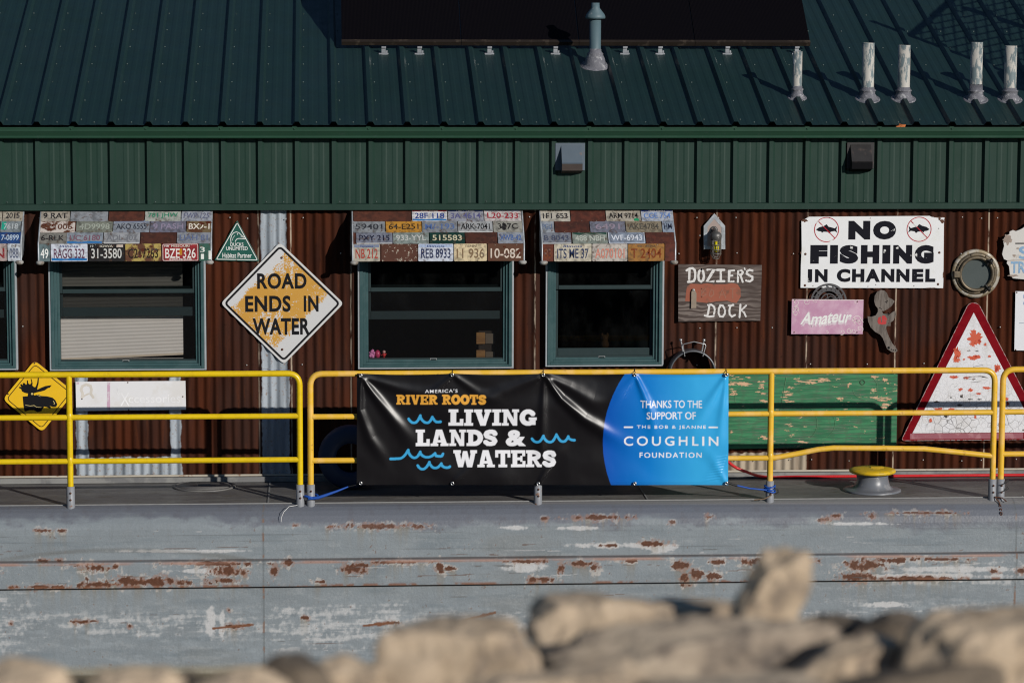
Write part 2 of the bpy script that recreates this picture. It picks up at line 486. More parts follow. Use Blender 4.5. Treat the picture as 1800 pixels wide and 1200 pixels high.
# pale slanting streaks: light rippling off the water, put into the paint
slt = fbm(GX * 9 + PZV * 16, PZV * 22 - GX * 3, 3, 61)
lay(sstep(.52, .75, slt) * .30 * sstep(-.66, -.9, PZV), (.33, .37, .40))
lay(sstep(.55, .78, n4) * .40 * sstep(-.02, -.3, PZV), (.13, .165, .19))
lay(sstep(.60, .8, n5) * .18, (.14, .15, .15))
lay(sstep(.52, .72, hz0 * .6 + n3 * .4) * .30 * sstep(-.2, -.3, PZV), (.34, .36, .37))
lay(sstep(.55, .75, fbm(GX * 1.3 + 40, PZV * 5, 4, 99)) * .25, (.17, .165, .145))
# deck paint lapping over the rounded edge
edge = 922 + 22 * (n1 - .5) * 2 + 9 * (n2 - .5) + 7 * np.sin(GX * 1.3)
lay(sstep(edge + 9, edge - 12, V_ + (hz0 - .5) * 22) * .92, np.array((.122, .132, .158)))
lay(sstep(edge + 4, edge - 3, V_) * sstep(.55, .7, n2) * .35, (.11, .11, .125))
lay(sstep(888, 883, V_) * .8, (.22, .215, .21))
# pale scuffed bands
def band(x0, x1, y0, y1, f=30): return sstep(x0 - f, x0 + f, U_) * sstep(x1 + f, x1 - f, U_) * sstep(y0 - f * .5, y0 + f * .5, V_) * sstep(y1 + f * .5, y1 - f * .5, V_)
sc = np.maximum.reduce([band(-200, 470, 1075, 1120) * .8, band(470, 720, 1062, 1140) * 1.25, band(700, 960, 1075, 1110) * .9, band(-300, 60, 1040, 1150) * .8,
                        band(1400, 2300, 1058, 1090) * .75, band(1500, 2000, 985, 1026, 12) * .95, band(230, 330, 1100, 1120, 12), band(2000, 3500, 1050, 1120)])
sc2 = n2 * .35 + n4 * .45 + n3 * .2
hz1 = fbm(GX * 5, PZV * 40, 4, 91); hz2 = fbm(GX * 40, PZV * 30, 4, 93)
scv = hz1 * .42 + hz2 * .30 + n2 * .16 + n4 * .12
lay(sstep(.50, .68, scv + .085 * sc) * np.clip(sc * 1.2, 0, 1) * .5, (.38, .40, .41))
lay(sstep(.55, .70, scv + .075 * sc) * np.clip(sc * 1.2, 0, 1) * (.35 + .5 * n3), (.52, .52, .52))
for cx, cy, rx, ry in ((1090, 958, 90, 5), (1160, 962, 30, 8), (370, 1095, 10, 30), (390, 1092, 5, 26), (920, 996, 38, 9), (1010, 928, 40, 4), (905, 927, 25, 4), (1560, 1062, 45, 5), (1510, 920, 60, 3), (330, 968, 120, 3), (1690, 1000, 120, 5), (1640, 1012, 150, 5), (1560, 1012, 70, 4), (360, 1003, 60, 4)):
    e = 1 - ((U_ - cx) / rx) ** 2 - ((V_ - cy) / ry) ** 2
    lay(sstep(-.2, .5, e + (n2 - .5) * 2.4 + (n3 - .5) * .8) * .9, (.50, .50, .50))
e = 1 - ((V_ - (966 + ((U_ - 220) / 260) ** 2 * 26)) / 5) ** 2
lay(np.clip(e, 0, 1) * sstep(340, 240, abs(U_ - 220)) * .4 * (.5 + n4), (.12, .115, .10))
# primer-pink halos, then rust
RUST = [(670, 924, 72, 5), (165, 997, 42, 7), (262, 1021, 92, 9), (185, 1027, 60, 5), (385, 990, 75, 4), (400, 1003, 30, 8), (482, 1002, 6, 11), (505, 989, 14, 6), (428, 1006, 8, 5), (395, 1020, 22, 4), (620, 998, 22, 9), (560, 1022, 12, 3), (700, 988, 60, 3), (775, 997, 9, 11), (790, 999, 14, 4), (925, 986, 40, 3), (985, 998, 7, 12), (950, 1018, 30, 4), (1020, 990, 26, 5), (1045, 996, 8, 8), (1105, 985, 18, 4), (1150, 955, 26, 5), (1072, 958, 14, 3), (1195, 994, 16, 9), (1225, 1009, 16, 10), (1205, 1015, 10, 10), (1255, 1012, 12, 6), (1262, 988, 14, 4), (1320, 988, 22, 7), (1325, 1010, 8, 9), (1410, 987, 16, 5), (1440, 984, 4, 5),
        (1516, 994, 40, 12), (1505, 1013, 34, 9), (1600, 1016, 95, 4), (1570, 984, 40, 5), (1660, 982, 60, 3), (1745, 1003, 10, 4), (1795, 1003, 10, 5), (105, 985, 8, 3), (75, 985, 10, 3), (690, 1094, 22, 3), (1130, 1062, 4, 3), (140, 1092, 22, 3), (415, 1100, 22, 4), (165, 1091, 10, 2), (20, 1096, 3, 3), (228, 1100, 3, 3), (402, 1071, 3, 3), (535, 1085, 8, 3), (1053, 909, 55, 4), (958, 911, 8, 3), (1182, 917, 6, 4), (1452, 912, 12, 5), (1470, 906, 10, 3), (1533, 908, 5, 4), (1246, 908, 8, 4), (108, 932, 10, 3), (80, 932, 22, 3), (520, 923, 8, 3), (580, 925, 10, 4), (1620, 901, 90, 2), (1390, 1000, 6, 12), (640, 992, 8, 6), (90, 1031, 80, 3), (-150, 1000, 120, 12), (1950, 1000, 120, 12), (2300, 925, 100, 6), (-400, 1020, 160, 9), (2700, 1010, 160, 10)]
pk = np.full(GX.shape, -9.0); rs = np.full(GX.shape, -9.0); strk = np.zeros(GX.shape)
for cx, cy, rx, ry in RUST:
    dx, dy = (U_ - cx) / rx, (V_ - cy) / ry
    rs = np.maximum(rs, 1.05 - np.sqrt(dx ** 2 + dy ** 2))
    pk = np.maximum(pk, 1 - np.sqrt(((U_ - cx) / (rx * 1.18 + 3)) ** 2 + ((V_ - cy) / (ry * 1.35 + 3)) ** 2))
    if rx > 6: strk = np.maximum(strk, sstep(1.1, .5, abs(dx)) * sstep(0, 3, V_ - cy) * np.exp(-np.clip(V_ - cy, 0, 200) / (10 + ry)))
dst = (n2 - .5) * 1.5 + (n3 - .5) * .9
lay(strk * sstep(.42, .66, n6) * .75, (.21, .165, .10))
halo = sstep(.08, .35, pk + dst + (hz2 - .5) * 1.2) * sstep(.46, .60, hz2 * .55 + n1 * .45)
lay(halo * np.where(V_ < 975, .45, .75), (.45, .42, .39)); lay(sstep(.12, .35, pk + dst) * (1 - sstep(.42, .55, hz2 * .6 + n1 * .4)) * .55, (.30, .17, .12))
dst = dst + (hz2 - .5) * 1.3
lay(sstep(.22, .36, rs + dst) * .9, (.22, .10, .058))
lay(sstep(.30, .48, rs + dst * 1.1), (.105, .042, .022))
lay(sstep(.35, .7, rs + dst * 1.3) * sstep(.45, .6, n3) * .7, (.085, .035, .02))
# slant scratch
for x0, y0, x1, y1 in ((790, 1096, 870, 1076), (640, 1099, 690, 1094), (375, 1104, 445, 1097)):
    t = np.clip(((U_ - x0) * (x1 - x0) + (V_ - y0) * (y1 - y0)) / ((x1 - x0) ** 2 + (y1 - y0) ** 2), 0, 1)
    dd = np.hypot(U_ - x0 - t * (x1 - x0), V_ - y0 - t * (y1 - y0))
    lay(sstep(2.6, 1.2, dd + (n2 - .5) * 5), (.17, .07, .035))
for k_ in range(70):
    r_ = random.Random(900 + k_); x0 = r_.uniform(-100, 1900); y0 = r_.choice((r_.uniform(930, 978), r_.uniform(1040, 1150), r_.uniform(985, 1025))); L_ = r_.uniform(8, 70)
    e = (abs(V_ - y0 - (U_ - x0) * r_.uniform(-.06, .03)) < r_.uniform(.5, 1.0)) & (abs(U_ - x0) < L_)
    lay(e * sstep(.42, .6, hz0) * .7, r_.choice(((.08, .075, .07), (.11, .06, .04), (.42, .42, .42))))
# rusty lines at the rub rail, the plate butt weld, fine speckle, waterline scum
for zc, wd, am in ((-.417, .007, .75), (-.640, .009, .95)):
    lay(sstep(wd * 1.6, wd * .4, abs(PZV - zc)) * (am * (.55 + .6 * n4)), (.055, .035, .026))
lay(sstep(.018, .003, abs(PZV + .435)) * sstep(.45, .6, n1 * .6 + n4 * .4) * .8, (.34, .19, .14))
lay(sstep(.022, .003, abs(PZV + .626)) * sstep(.46, .58, n1 * .5 + n2 * .5) * .85, (.20, .085, .045))
for xw in (X(463, 1000, YF), X(463, 1000, YF) + 6.1, X(463, 1000, YF) - 6.1):
    w_ = sstep(.011, .004, abs(GX - xw)); lay(w_ * .55, (.11, .125, .13)); lay(w_ * sstep(.5, .62, n2) * .8, (.20, .11, .07))
lay(sstep(.72, .78, n3 * .6 + n2 * .4) * .75 * sstep(-.05, -.2, PZV), (.14, .075, .045))
for zl, am in ((-.215, .35), (-.265, .25), (-.345, .35)):
    lay(sstep(.004, .001, abs(PZV - zl - .004 * np.sin(GX))) * sstep(.42, .6, n4) * am, (.07, .07, .07))
lay(sstep(-1.24, -1.33, PZV) * (.5 + .5 * n4), (.27, .23, .15)); lay(sstep(-1.33, -1.36, PZV) * .9, (.10, .085, .055))
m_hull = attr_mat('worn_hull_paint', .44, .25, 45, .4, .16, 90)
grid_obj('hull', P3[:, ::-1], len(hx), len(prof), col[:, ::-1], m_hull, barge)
b = MB()
b.add([(BX0, -1.056, 0), (BX1, -1.056, 0), (BX1, 9, 0), (BX0, 9, 0)], [(0, 1, 2, 3)])
b.add([(BX0, 9, 0), (BX1, 9, 0), (BX1, 9, -1.6), (BX0, 9, -1.6)], [(3, 2, 1, 0)])
for xx in (BX0, BX1): b.add([(xx, -1.24, -.2), (xx, 9, -.2), (xx, 9, -1.6), (xx, -1.24, -1.6)], [(0, 1, 2, 3)])
b.build('deck', m_deck, barge)
b = MB(); b.box(BX0 + 1.2, BX1 - 1.2, -.055, -.02, .003, .048, 0, .004)
b.build('coaming', mat('coaming_grey', (.15, .15, .15), .6, c2=(.22, .22, .21), thr=.5, ns=4, var=.2), barge)
c = onZ(359, 855, 0)
b = MB(); b.lathe((c.x, c.y, 0.002), [(.262, 0), (.262, .008), (.235, .010), (.232, .004), (.215, .004), (.213, .012), (.02, .013), (.0, .013)], 40)
b.box(c.x - .05, c.x + .05, c.y - .012, c.y + .012, .014, .022)
b.build('deck_hatch', m_deck, barge)
b = MB()
for px in (473, 1130):
    xx = onZ(px, 865, 0).x; b.box(xx - .006, xx + .006, -1.05, -.06, .002, .006)
b.box(BX0, BX1, -1.062, -1.048, -.004, .006)
b.build('weld_seam', mat('weld_grey', (.24, .24, .235), .6, var=.3, vs=20), barge)

# mooring bollard
c = onZ(1533, 862, 0)
bol = thing('mooring_bollard', 'low grey bollard with a flaked yellow mushroom cap on the deck', 'bollard', (c.x, c.y, 0.002))
b = MB(); b.lathe((c.x, c.y, .002), [(.238, 0), (.238, .010), (.230, .015), (.185, .018), (.162, .026), (.146, .045), (.135, .08), (.130, .11), (.132, .135), (.138, .152), (0, .152)], 48)
b.build('stem', mat('bollard_grey', (.145, .155, .175), .34, var=.2, c2=(.21, .215, .23), thr=.6, ns=12), bol)
b = MB(); b.lathe((c.x, c.y, .150), [(.13, 0), (.176, .0), (.190, .008), (.193, .020), (.186, .030), (.155, .038), (.10, .044), (0, .047)], 48)
cap = b.build('cap', mat('flaked_yellow', (.66, .42, .008), .45, c2=(.05, .04, .02), thr=.68, ns=20, soft=.03, var=.15, c3=(.5, .34, .02), thr3=.55, ns3=12), bol)
b = MB(); b.box(c.x - .02, c.x + .09, c.y - .03, c.y + .03, .190, .201, 0, .005); b.box(c.x - .01, c.x + .05, c.y - .075, c.y - .045, .186, .197, 0, .004)
b.build('weld_plate', mat('yellow_plate', (.66, .42, .008), .4, var=.12), bol)

# ================================================================== building
HX0, HX1 = -8.0, 11.0
bld = thing('boathouse', 'low rusty corrugated building with green metal roof and fascia on the barge', 'building', (1.6, 0.0, 0.0))
RIB0, PITCH_R = -2.277, 0.3041
def rib_profile(x0, x1):
    P = []; k0 = int(math.floor((x0 - RIB0) / PITCH_R)); k1 = int(math.ceil((x1 - RIB0) / PITCH_R))
    for k in range(k0, k1 + 1):
        r = RIB0 + PITCH_R * k
        P += [(r - .036, 0), (r - .017, .031), (r + .015, .031), (r + .034, 0)]
        for c in (r + PITCH_R * .37, r + PITCH_R * .66): P += [(c - .026, 0), (c - .014, .0024), (c + .012, .0024), (c + .024, 0)]
    return [p for p in P if x0 <= p[0] <= x1]
# --- windows (outer frame in photo pixels)
WIN = [('w0', -246, 30, 651), ('w1', 86, 362, 651), ('w2', 629, 903, 648), ('w3', 959, 1167, 644)]
OPEN = []
for n_, a, c_, bt in WIN:
    OPEN.append((X(a + 3, 560, -.01), X(c_ - 3, 560, -.01), Z((a + c_) / 2, bt - 3, -.01), 2.06))
# --- corrugated wall
q = NT('rusty_corrugated_steel')
co = q.n('TexCoord'); sp = q.n('SeparateXYZ'); q.l(co.outputs['Object'], sp.inputs[0])
vec = q.coord((1, 1, .12)); v2 = q.coord((1, 1, 1))
nA = q.noise(7, 6, .6, vec); nB = q.noise(26, 5, .6, vec); nC = q.noise(45, 5, .6, v2); nD = q.noise(1.3, 3, .5, q.coord((1, 1, .5)))
rust = q.mix(q.step(nA, .36, .64), (.030, .0092, .0050), (.064, .0170, .0072))
rust = q.mix(q.math('MULTIPLY', q.step(nD, .42, .62), .6), rust, (.038, .020, .016))
rust = q.mix(q.math('MULTIPLY', q.step(nB, .52, .70), .35), rust, (.090, .026, .009))
rust = q.mix(q.math('MULTIPLY', q.step(nC, .60, .72), .6), rust, (.017, .007, .005))
galv = q.mix(q.step(nA, .40, .62), (.36, .40, .44), (.24, .27, .30))
galv = q.mix(q.math('MULTIPLY', q.step(nC, .56, .70), .7), galv, (.20, .12, .07))
beige = q.mix(q.step(nA, .40, .62), (.40, .34, .26), (.25, .20, .15))
lox = q.math('ADD', sp.outputs[0], 1.6)
jit = q.math('MULTIPLY_ADD', q.noise(9, 4, .6, v2), .05, -.025)
jx = q.math('ADD', lox, jit); jz = q.math('ADD', sp.outputs[2], q.math('MULTIPLY_ADD', q.noise(11, 4, .6, v2), .06, -.03))
def rect_mask(x0, x1, z0, z1, f=.006):
    a = q.math('SUBTRACT', (x1 - x0) / 2, q.math('ABSOLUTE', q.math('SUBTRACT', jx, (x0 + x1) / 2)))
    c = q.math('SUBTRACT', (z1 - z0) / 2, q.math('ABSOLUTE', q.math('SUBTRACT', jz, (z0 + z1) / 2)))
    return q.step(q.math('MINIMUM', a, c), -f, f)
def wr(x0, x1, y0, y1): return X(x0, (y0 + y1) / 2, 0), X(x1, (y0 + y1) / 2, 0), Z((x0 + x1) / 2, y1, 0), Z((x0 + x1) / 2, y0, 0)
cl = rust
gm = None
for r in ((459, 504, 366, 650), (461, 509, 650, 840), (134, 155, 655, 835), (299, 318, 655, 835), (134, 320, 803, 835)):
    m_ = rect_mask(*wr(*r)); gm = m_ if gm is None else q.math('MAXIMUM', gm, m_)
cl = q.mix(gm, cl, galv)
cl = q.mix(rect_mask(*wr(1270, 1418, 795, 835)), cl, beige)
sm_ = None
for px in (617, 940, 1258, 1418, 1574, 1735, 455, 512):
    xx = X(px, 560, 0)
    d_ = q.math('ABSOLUTE', q.math('SUBTRACT', lox, q.math('ADD', xx, q.math('MULTIPLY', jit, .12))))
    m_ = q.step(d_, .009, .003); sm_ = m_ if sm_ is None else q.math('MAXIMUM', sm_, m_)
cl = q.mix(q.math('MULTIPLY', sm_, q.step(q.noise(5, 5, .6, q.coord((4, 1, 1))), .40, .56)), cl, (.36, .29, .22))
q.l(cl, q.b.inputs['Base Color'])
q.b.inputs['Roughness'].default_value = .8; q.b.inputs['Specular IOR Level'].default_value = .06
q.bump(nC, .35, .004)
m_wall = q.m
CP, CA = .0762, .0105
wx = np.arange(HX0, HX1, CP / 8)
zr = sorted(set([.062, 2.36] + [round(o[2], 4) for o in OPEN] + [2.06]))
zr2 = []
for i in range(len(zr) - 1):
    n = max(1, int((zr[i + 1] - zr[i]) / .35)); zr2 += [zr[i] + (zr[i + 1] - zr[i]) * k / n for k in range(n)]
zr2.append(zr[-1])
b = MB(); W_ = len(wx)
ph = X(1421, 800, 0)
V = [(x, -CA * math.sin(2 * math.pi * (x - ph) / CP - 1.0), z) for z in zr2 for x in wx]
F = []
for j in range(len(zr2) - 1):
    zc = (zr2[j] + zr2[j + 1]) / 2
    for i in range(W_ - 1):
        xc = (wx[i] + wx[i + 1]) / 2
        if any(o[0] < xc < o[1] and o[2] < zc < o[3] for o in OPEN): continue
        F.append((j * W_ + i, j * W_ + i + 1, (j + 1) * W_ + i + 1, (j + 1) * W_ + i))
b.add(V, F, 0, True)
rnd = random.Random(5)
def screw(x, z, y=-.012, r=.0062):
    b.lathe((x, y, z), [(r, 0), (r * .9, .004), (r * .5, .006), (0, .0065)], 7, 1, (0, -1, 0))
for py in (383, 412, 445, 575, 640, 808):
    k = 0
    for px in range(-60, 1900, 33):
        k += 1
        if py in (412,) and not 1150 < px < 1250: continue
        if py in (445,) and k % 3: continue
        if py == 640 and k % 3 != 1: continue
        if py == 575 and k % 2: continue
        if rnd.random() < .35: continue
        x, z = X(px + rnd.uniform(-3, 3), py, 0), Z(px, py + rnd.uniform(-2, 2), 0)
        if any(o[0] - .06 < x < o[1] + .06 and o[2] - .06 < z < o[3] for o in OPEN): continue
        screw(x, z)
b.build('wall', [m_wall, m_rivet], bld)
b = MB(); b.box(HX0, HX1, -.022, -.012, .050, .066, 0, .002)
b.build('base_flashing', mat('base_flashing', (.42, .38, .31), .6, c2=(.22, .12, .07), thr=.62, ns=10, var=.2), bld)
# --- room behind the windows
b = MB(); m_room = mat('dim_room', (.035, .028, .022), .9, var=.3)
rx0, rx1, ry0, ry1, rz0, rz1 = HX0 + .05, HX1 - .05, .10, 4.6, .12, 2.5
b.add([(rx0, ry0, rz0), (rx1, ry0, rz0), (rx1, ry1, rz0), (rx0, ry1, rz0), (rx0, ry0, rz1), (rx1, ry0, rz1), (rx1, ry1, rz1), (rx0, ry1, rz1)],
      [(0, 1, 2, 3), (4, 7, 6, 5), (0, 4, 5, 1)[::-1] if False else (3, 2, 6, 7), (0, 3, 7, 4), (1, 5, 6, 2)])
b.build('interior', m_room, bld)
b = MB()
for xx in (HX0, HX1): b.add([(xx, 0, .05), (xx, 8.9, .05), (xx, 8.9, 2.85), (xx, 4.5, 4.45), (xx, 0, 2.95)], [(0, 1, 2, 3, 4)])
b.add([(HX0, 8.9, .05), (HX1, 8.9, .05), (HX1, 8.9, 2.9), (HX0, 8.9, 2.9)], [(3, 2, 1, 0)])
b.build('end_wall', m_green_metal, bld)

# --- fascia
b = MB(); P = rib_profile(HX0, HX1)
FY, FZ0, FZ1 = -.045, 2.335, 2.93
V = [(x, FY - h, z) for z in (FZ0, FZ1) for x, h in P]; n = len(P)
b.add(V, [(i, i + 1, n + i + 1, n + i) for i in range(n - 1)])
FB = Z(900, 368.6, FY - .04)
b.add([(HX0, FY - .040, FB), (HX1, FY - .040, FB), (HX1, FY - .040, FB + .048), (HX0, FY - .040, FB + .048), (HX0, FY - .003, FB + .055), (HX1, FY - .003, FB + .055), (HX0, .01, FB + .002), (HX1, .01, FB + .002)],
      [(0, 1, 2, 3), (3, 2, 5, 4), (6, 7, 1, 0)])
rnd = random.Random(9)
for k in range(-2, 29):
    r = RIB0 + PITCH_R * k
    for xx, zz_ in ((r + .047, FB + .066), (r + .19, FB + .066)):
        if rnd.random() < .6: b.lathe((xx, FY - .002, zz_), [(.005, 0), (.004, .004), (0, .005)], 6, 1, (0, -1, 0))
m_pscrew = mat('painted_screw', (.11, .14, .13), .5, var=.3)
b.build('fascia', [m_green_metal, m_pscrew], bld)
# --- gutter
b = MB()
prf = [(-.050, 2.968), (-.050, 2.890), (-.135, 2.886), (-.148, 2.884), (-.152, 2.893), (-.148, 2.902), (-.146, 2.905), (-.163, 2.936), (-.168, 2.942), (-.168, 2.966), (-.172, 2.970), (-.170, 2.976), (-.158, 2.976), (-.156, 2.930), (-.130, 2.900), (-.060, 2.902), (-.058, 2.968)]
n = len(prf); V = [(x, y, z) for x in (HX0 - .05, HX1 + .05) for y, z in prf]
b.add(V, [(i, (i + 1) % n, n + (i + 1) % n, n + i) for i in range(n)])
for k in range(-3, 30, 2):
    xx = RIB0 + PITCH_R * k - .02; b.box(xx - .018, xx + .018, -.166, -.06, 2.974, 2.980); b.lathe((xx, -.172, 2.962), [(.007, 0), (.005, .004), (0, .005)], 8, 0, (0, -1, 0))
b.build('gutter', mat('gutter_green', (.019, .056, .034), .38, var=.12, vs=3, spec=.2, c2=(.03, .06, .045), thr=.66, ns=18), bld)
# --- roof
b = MB(); cs, sn = math.cos(R_(18.4)), math.sin(R_(18.4)); RY1 = 4.55
V = [(x, y - h * sn, roofz(y) + h * cs) for y in (EAVE_Y, RY1) for x, h in P]; n = len(P)
b.add(V, [(i, i + 1, n + i + 1, n + i) for i in range(n - 1)])
b.add([(HX0, RY1, roofz(RY1)), (HX1, RY1, roofz(RY1)), (HX1, 9.2, 2.95), (HX0, 9.2, 2.95)], [(0, 1, 2, 3)])
b.add([(HX0, EAVE_Y + .06, roofz(EAVE_Y) - .02), (HX1, EAVE_Y + .06, roofz(EAVE_Y) - .02), (HX1, 8.9, 2.8), (HX0, 8.9, 2.8)], [(0, 1, 2, 3)])
for k in range(-2, 29):
    r = RIB0 + PITCH_R * k
    for t in range(9):
        y = EAVE_Y + .12 + t * .42
        b.lathe((r + .05, y, roofz(y) + .001), [(.006, 0), (.005, .004), (0, .005)], 6, 1, (0, -.3, 1))
    b.lathe((r + .16, EAVE_Y + .06, roofz(EAVE_Y + .06) + .001), [(.006, 0), (.005, .004), (0, .005)], 6, 1, (0, -.3, 1))
roof = b.build('roof', [m_roof, m_pscrew], bld)
# --- vents through the roof
m_pvc = mat('peeling_pipe_paint', (.44, .42, .38), .65, c2=(.14, .18, .19), thr=.515, ns=20, stretch=(1, 1, .35), soft=.04, var=.2, c3=(.62, .60, .56), thr3=.66, ns3=24)
m_boot = mat('lead_boot', (.14, .14, .16), .75, c2=(.30, .30, .31), thr=.60, ns=30, var=.3, vs=30, bump=.5, bs=60)
for px, wpx, top, bot in ((1401, 16.5, 92, 177), (1525, 21.5, 77, 179), (1588, 21.5, 81, 179), (1715, 21.5, 76, 180), (1775, 21.5, 82, 180)):
    c = onRoof(px, bot - 5); sc_ = FPX / (c - CAM).dot(Fw)
    r = wpx / 2 / sc_; H = (bot - 5 - top) / sc_ / .99
    b = MB(); b.lathe(c, [(r, -.05), (r, H), (r * .86, H), (r * .86, H - .25), (0, H - .25)], 24)
    vp = b.build('vent_pipe', m_pvc, roof)
    b = MB(); rr = random.Random(px)
    nrm = Vector((0, -sn, cs))
    b.lathe(c - nrm * .004, [(r * 2.15, 0), (r * 2.05, .008), (r * 1.75, .012), (r * 1.65, .008), (r * 1.5, .03)], 28, 0, nrm)
    b.lathe(c, [(r * 1.55, .0), (r * 1.48, .025), (r * 1.22, .040), (r * 1.20, .062), (r * 1.34, .068), (r * 1.34, .076), (r * 1.12, .080), (r * 1.06, .098 if px != 1715 else .13), (r, .10)], 24)
    b.build('pipe_boot', m_boot, roof)
c = onRoof(1046, 116); sc_ = FPX / (c - CAM).dot(Fw); u = 1 / sc_
b = MB()
b.lathe(c, [(10 * u, -.05), (10 * u, 80 * u), (9 * u, 80 * u), (9 * u, 82 * u), (15 * u, 82 * u), (17.5 * u, 83 * u), (17.5 * u, 86 * u), (16 * u, 90 * u), (7.5 * u, 101 * u), (7 * u, 110 * u), (6 * u, 110 * u), (6 * u, 100 * u), (0, 99 * u)], 32)
b.build('flue_pipe', mat('weathered_blue_paint', (.085, .135, .155), .55, c2=(.34, .35, .35), thr=.66, ns=14, stretch=(1, 1, .4), var=.2), roof)
b = MB(); nrm = Vector((0, -sn, cs))
b.lathe(c - nrm * .004, [(27 * u, 0), (26 * u, .01), (20 * u, .018), (19 * u, .03)], 32, 0, nrm)
b.lathe(c, [(20 * u, -.01), (18 * u, 8 * u), (17 * u, 13 * u), (14 * u, 19 * u), (14.5 * u, 21 * u), (11 * u, 25 * u), (10.2 * u, 30 * u), (10 * u, 30 * u)], 32)
b.build('flue_boot', m_boot, roof)
# --- hoods on the fascia
def hood(x0, x1, y0, y1, plate, mt, mo, px0, px1):
    a, c_ = X(x0, y0, -.16), X(x1, y0, -.16); z1, z0 = Z(x0, y0, -.09), Z(x0, y1, -.17)
    b = MB(); h = z1 - z0
    side = [(-.055, z1), (-.078, z1 - .004), (-.165, z0 + h * .30), (-.178, z0 + h * .26), (-.172, z0), (-.055, z0 - .03)]
    n = len(side)
    for k, xx in enumerate((a, c_)):
        b.add([(xx, y, z) for y, z in side], [tuple(range(n)) if k else tuple(range(n))[::-1]], 0)
    V = [(xx, y, z) for xx in (a, c_) for y, z in side]
    b.add(V, [(i, i + 1, n + i + 1, n + i) for i in range(3)], 0)
    b.add(V, [(3, 4, n + 4, n + 3), (4, 5, n + 5, n + 4)], 1)
    if plate: b.box(X(px0, 300, -.08), X(px1, 300, -.08), -.082, -.046, z0 - .005, z1 + .006, 0, .003)
    b.build('vent_hood', [mt, mo], bld)
hood(988, 1024, 253, 300, True, mat('hood_blue_grey', (.085, .115, .145), .55, c2=(.14, .12, .12), thr=.64, ns=9, var=.15), mat('hood_flap', (.05, .036, .03), .8), 976, 1028)
hood(1498, 1534, 252, 297, True, mat('hood_black', (.016, .014, .014), .5, c2=(.05, .035, .03), thr=.62, ns=12), m_dark, 1488, 1536)

# --- windows
def pane_mat(name, tint, gl):
    q = NT(name); t = q.t; t.nodes.remove(q.b); out = t.nodes['Material Output']
    tr = q.n('BsdfTransparent'); tr.inputs[0].default_value = (tint, tint * 1.02, tint, 1)
    g = q.n('BsdfGlossy'); g.inputs['Roughness'].default_value = .03; g.inputs[0].default_value = (1, 1, 1, 1)
    fr = q.n('Fresnel'); fr.inputs[0].default_value = 1.5
    mx = q.n('MixShader'); q.l(q.math('MULTIPLY', fr.outputs[0], gl), mx.inputs[0]); q.l(tr.outputs[0], mx.inputs[1]); q.l(g.outputs[0], mx.inputs[2])
    dd = q.n('BsdfDiffuse'); dd.inputs[0].default_value = (.16, .17, .165, 1); m2 = q.n('MixShader')
    q.l(q.math('MULTIPLY', q.step(q.noise(5, 6, .65, q.coord((1, 1, .6))), .40, .80), .035), m2.inputs[0]); q.l(mx.outputs[0], m2.inputs[1]); q.l(dd.outputs[0], m2.inputs[2])
    q.l(m2.outputs[0], out.inputs[0]); return q.m
m_pane = pane_mat('window_glass', .30, .7)
q = NT('insect_screen'); t = q.t; t.nodes.remove(q.b)
tr = q.n('BsdfTransparent'); tr.inputs[0].default_value = (.8, .8, .8, 1); df = q.n('BsdfDiffuse'); df.inputs[0].default_value = (.03, .03, .032, 1)
mx = q.n('MixShader'); mx.inputs[0].default_value = .15; q.l(tr.outputs[0], mx.inputs[1]); q.l(df.outputs[0], mx.inputs[2]); q.l(mx.outputs[0], t.nodes['Material Output'].inputs[0])
m_screen = q.m
m_wgreen = mat('window_frame_green', (.036, .082, .086), .5, var=.12, vs=8, spec=.2, c2=(.046, .092, .096), thr=.5, ns=8)
m_sash = mat('sash_dark_green', (.022, .038, .040), .5, var=.12, spec=.2)
m_trim = mat('window_trim_grey', (.34, .37, .39), .5, .2, var=.2, vs=12)
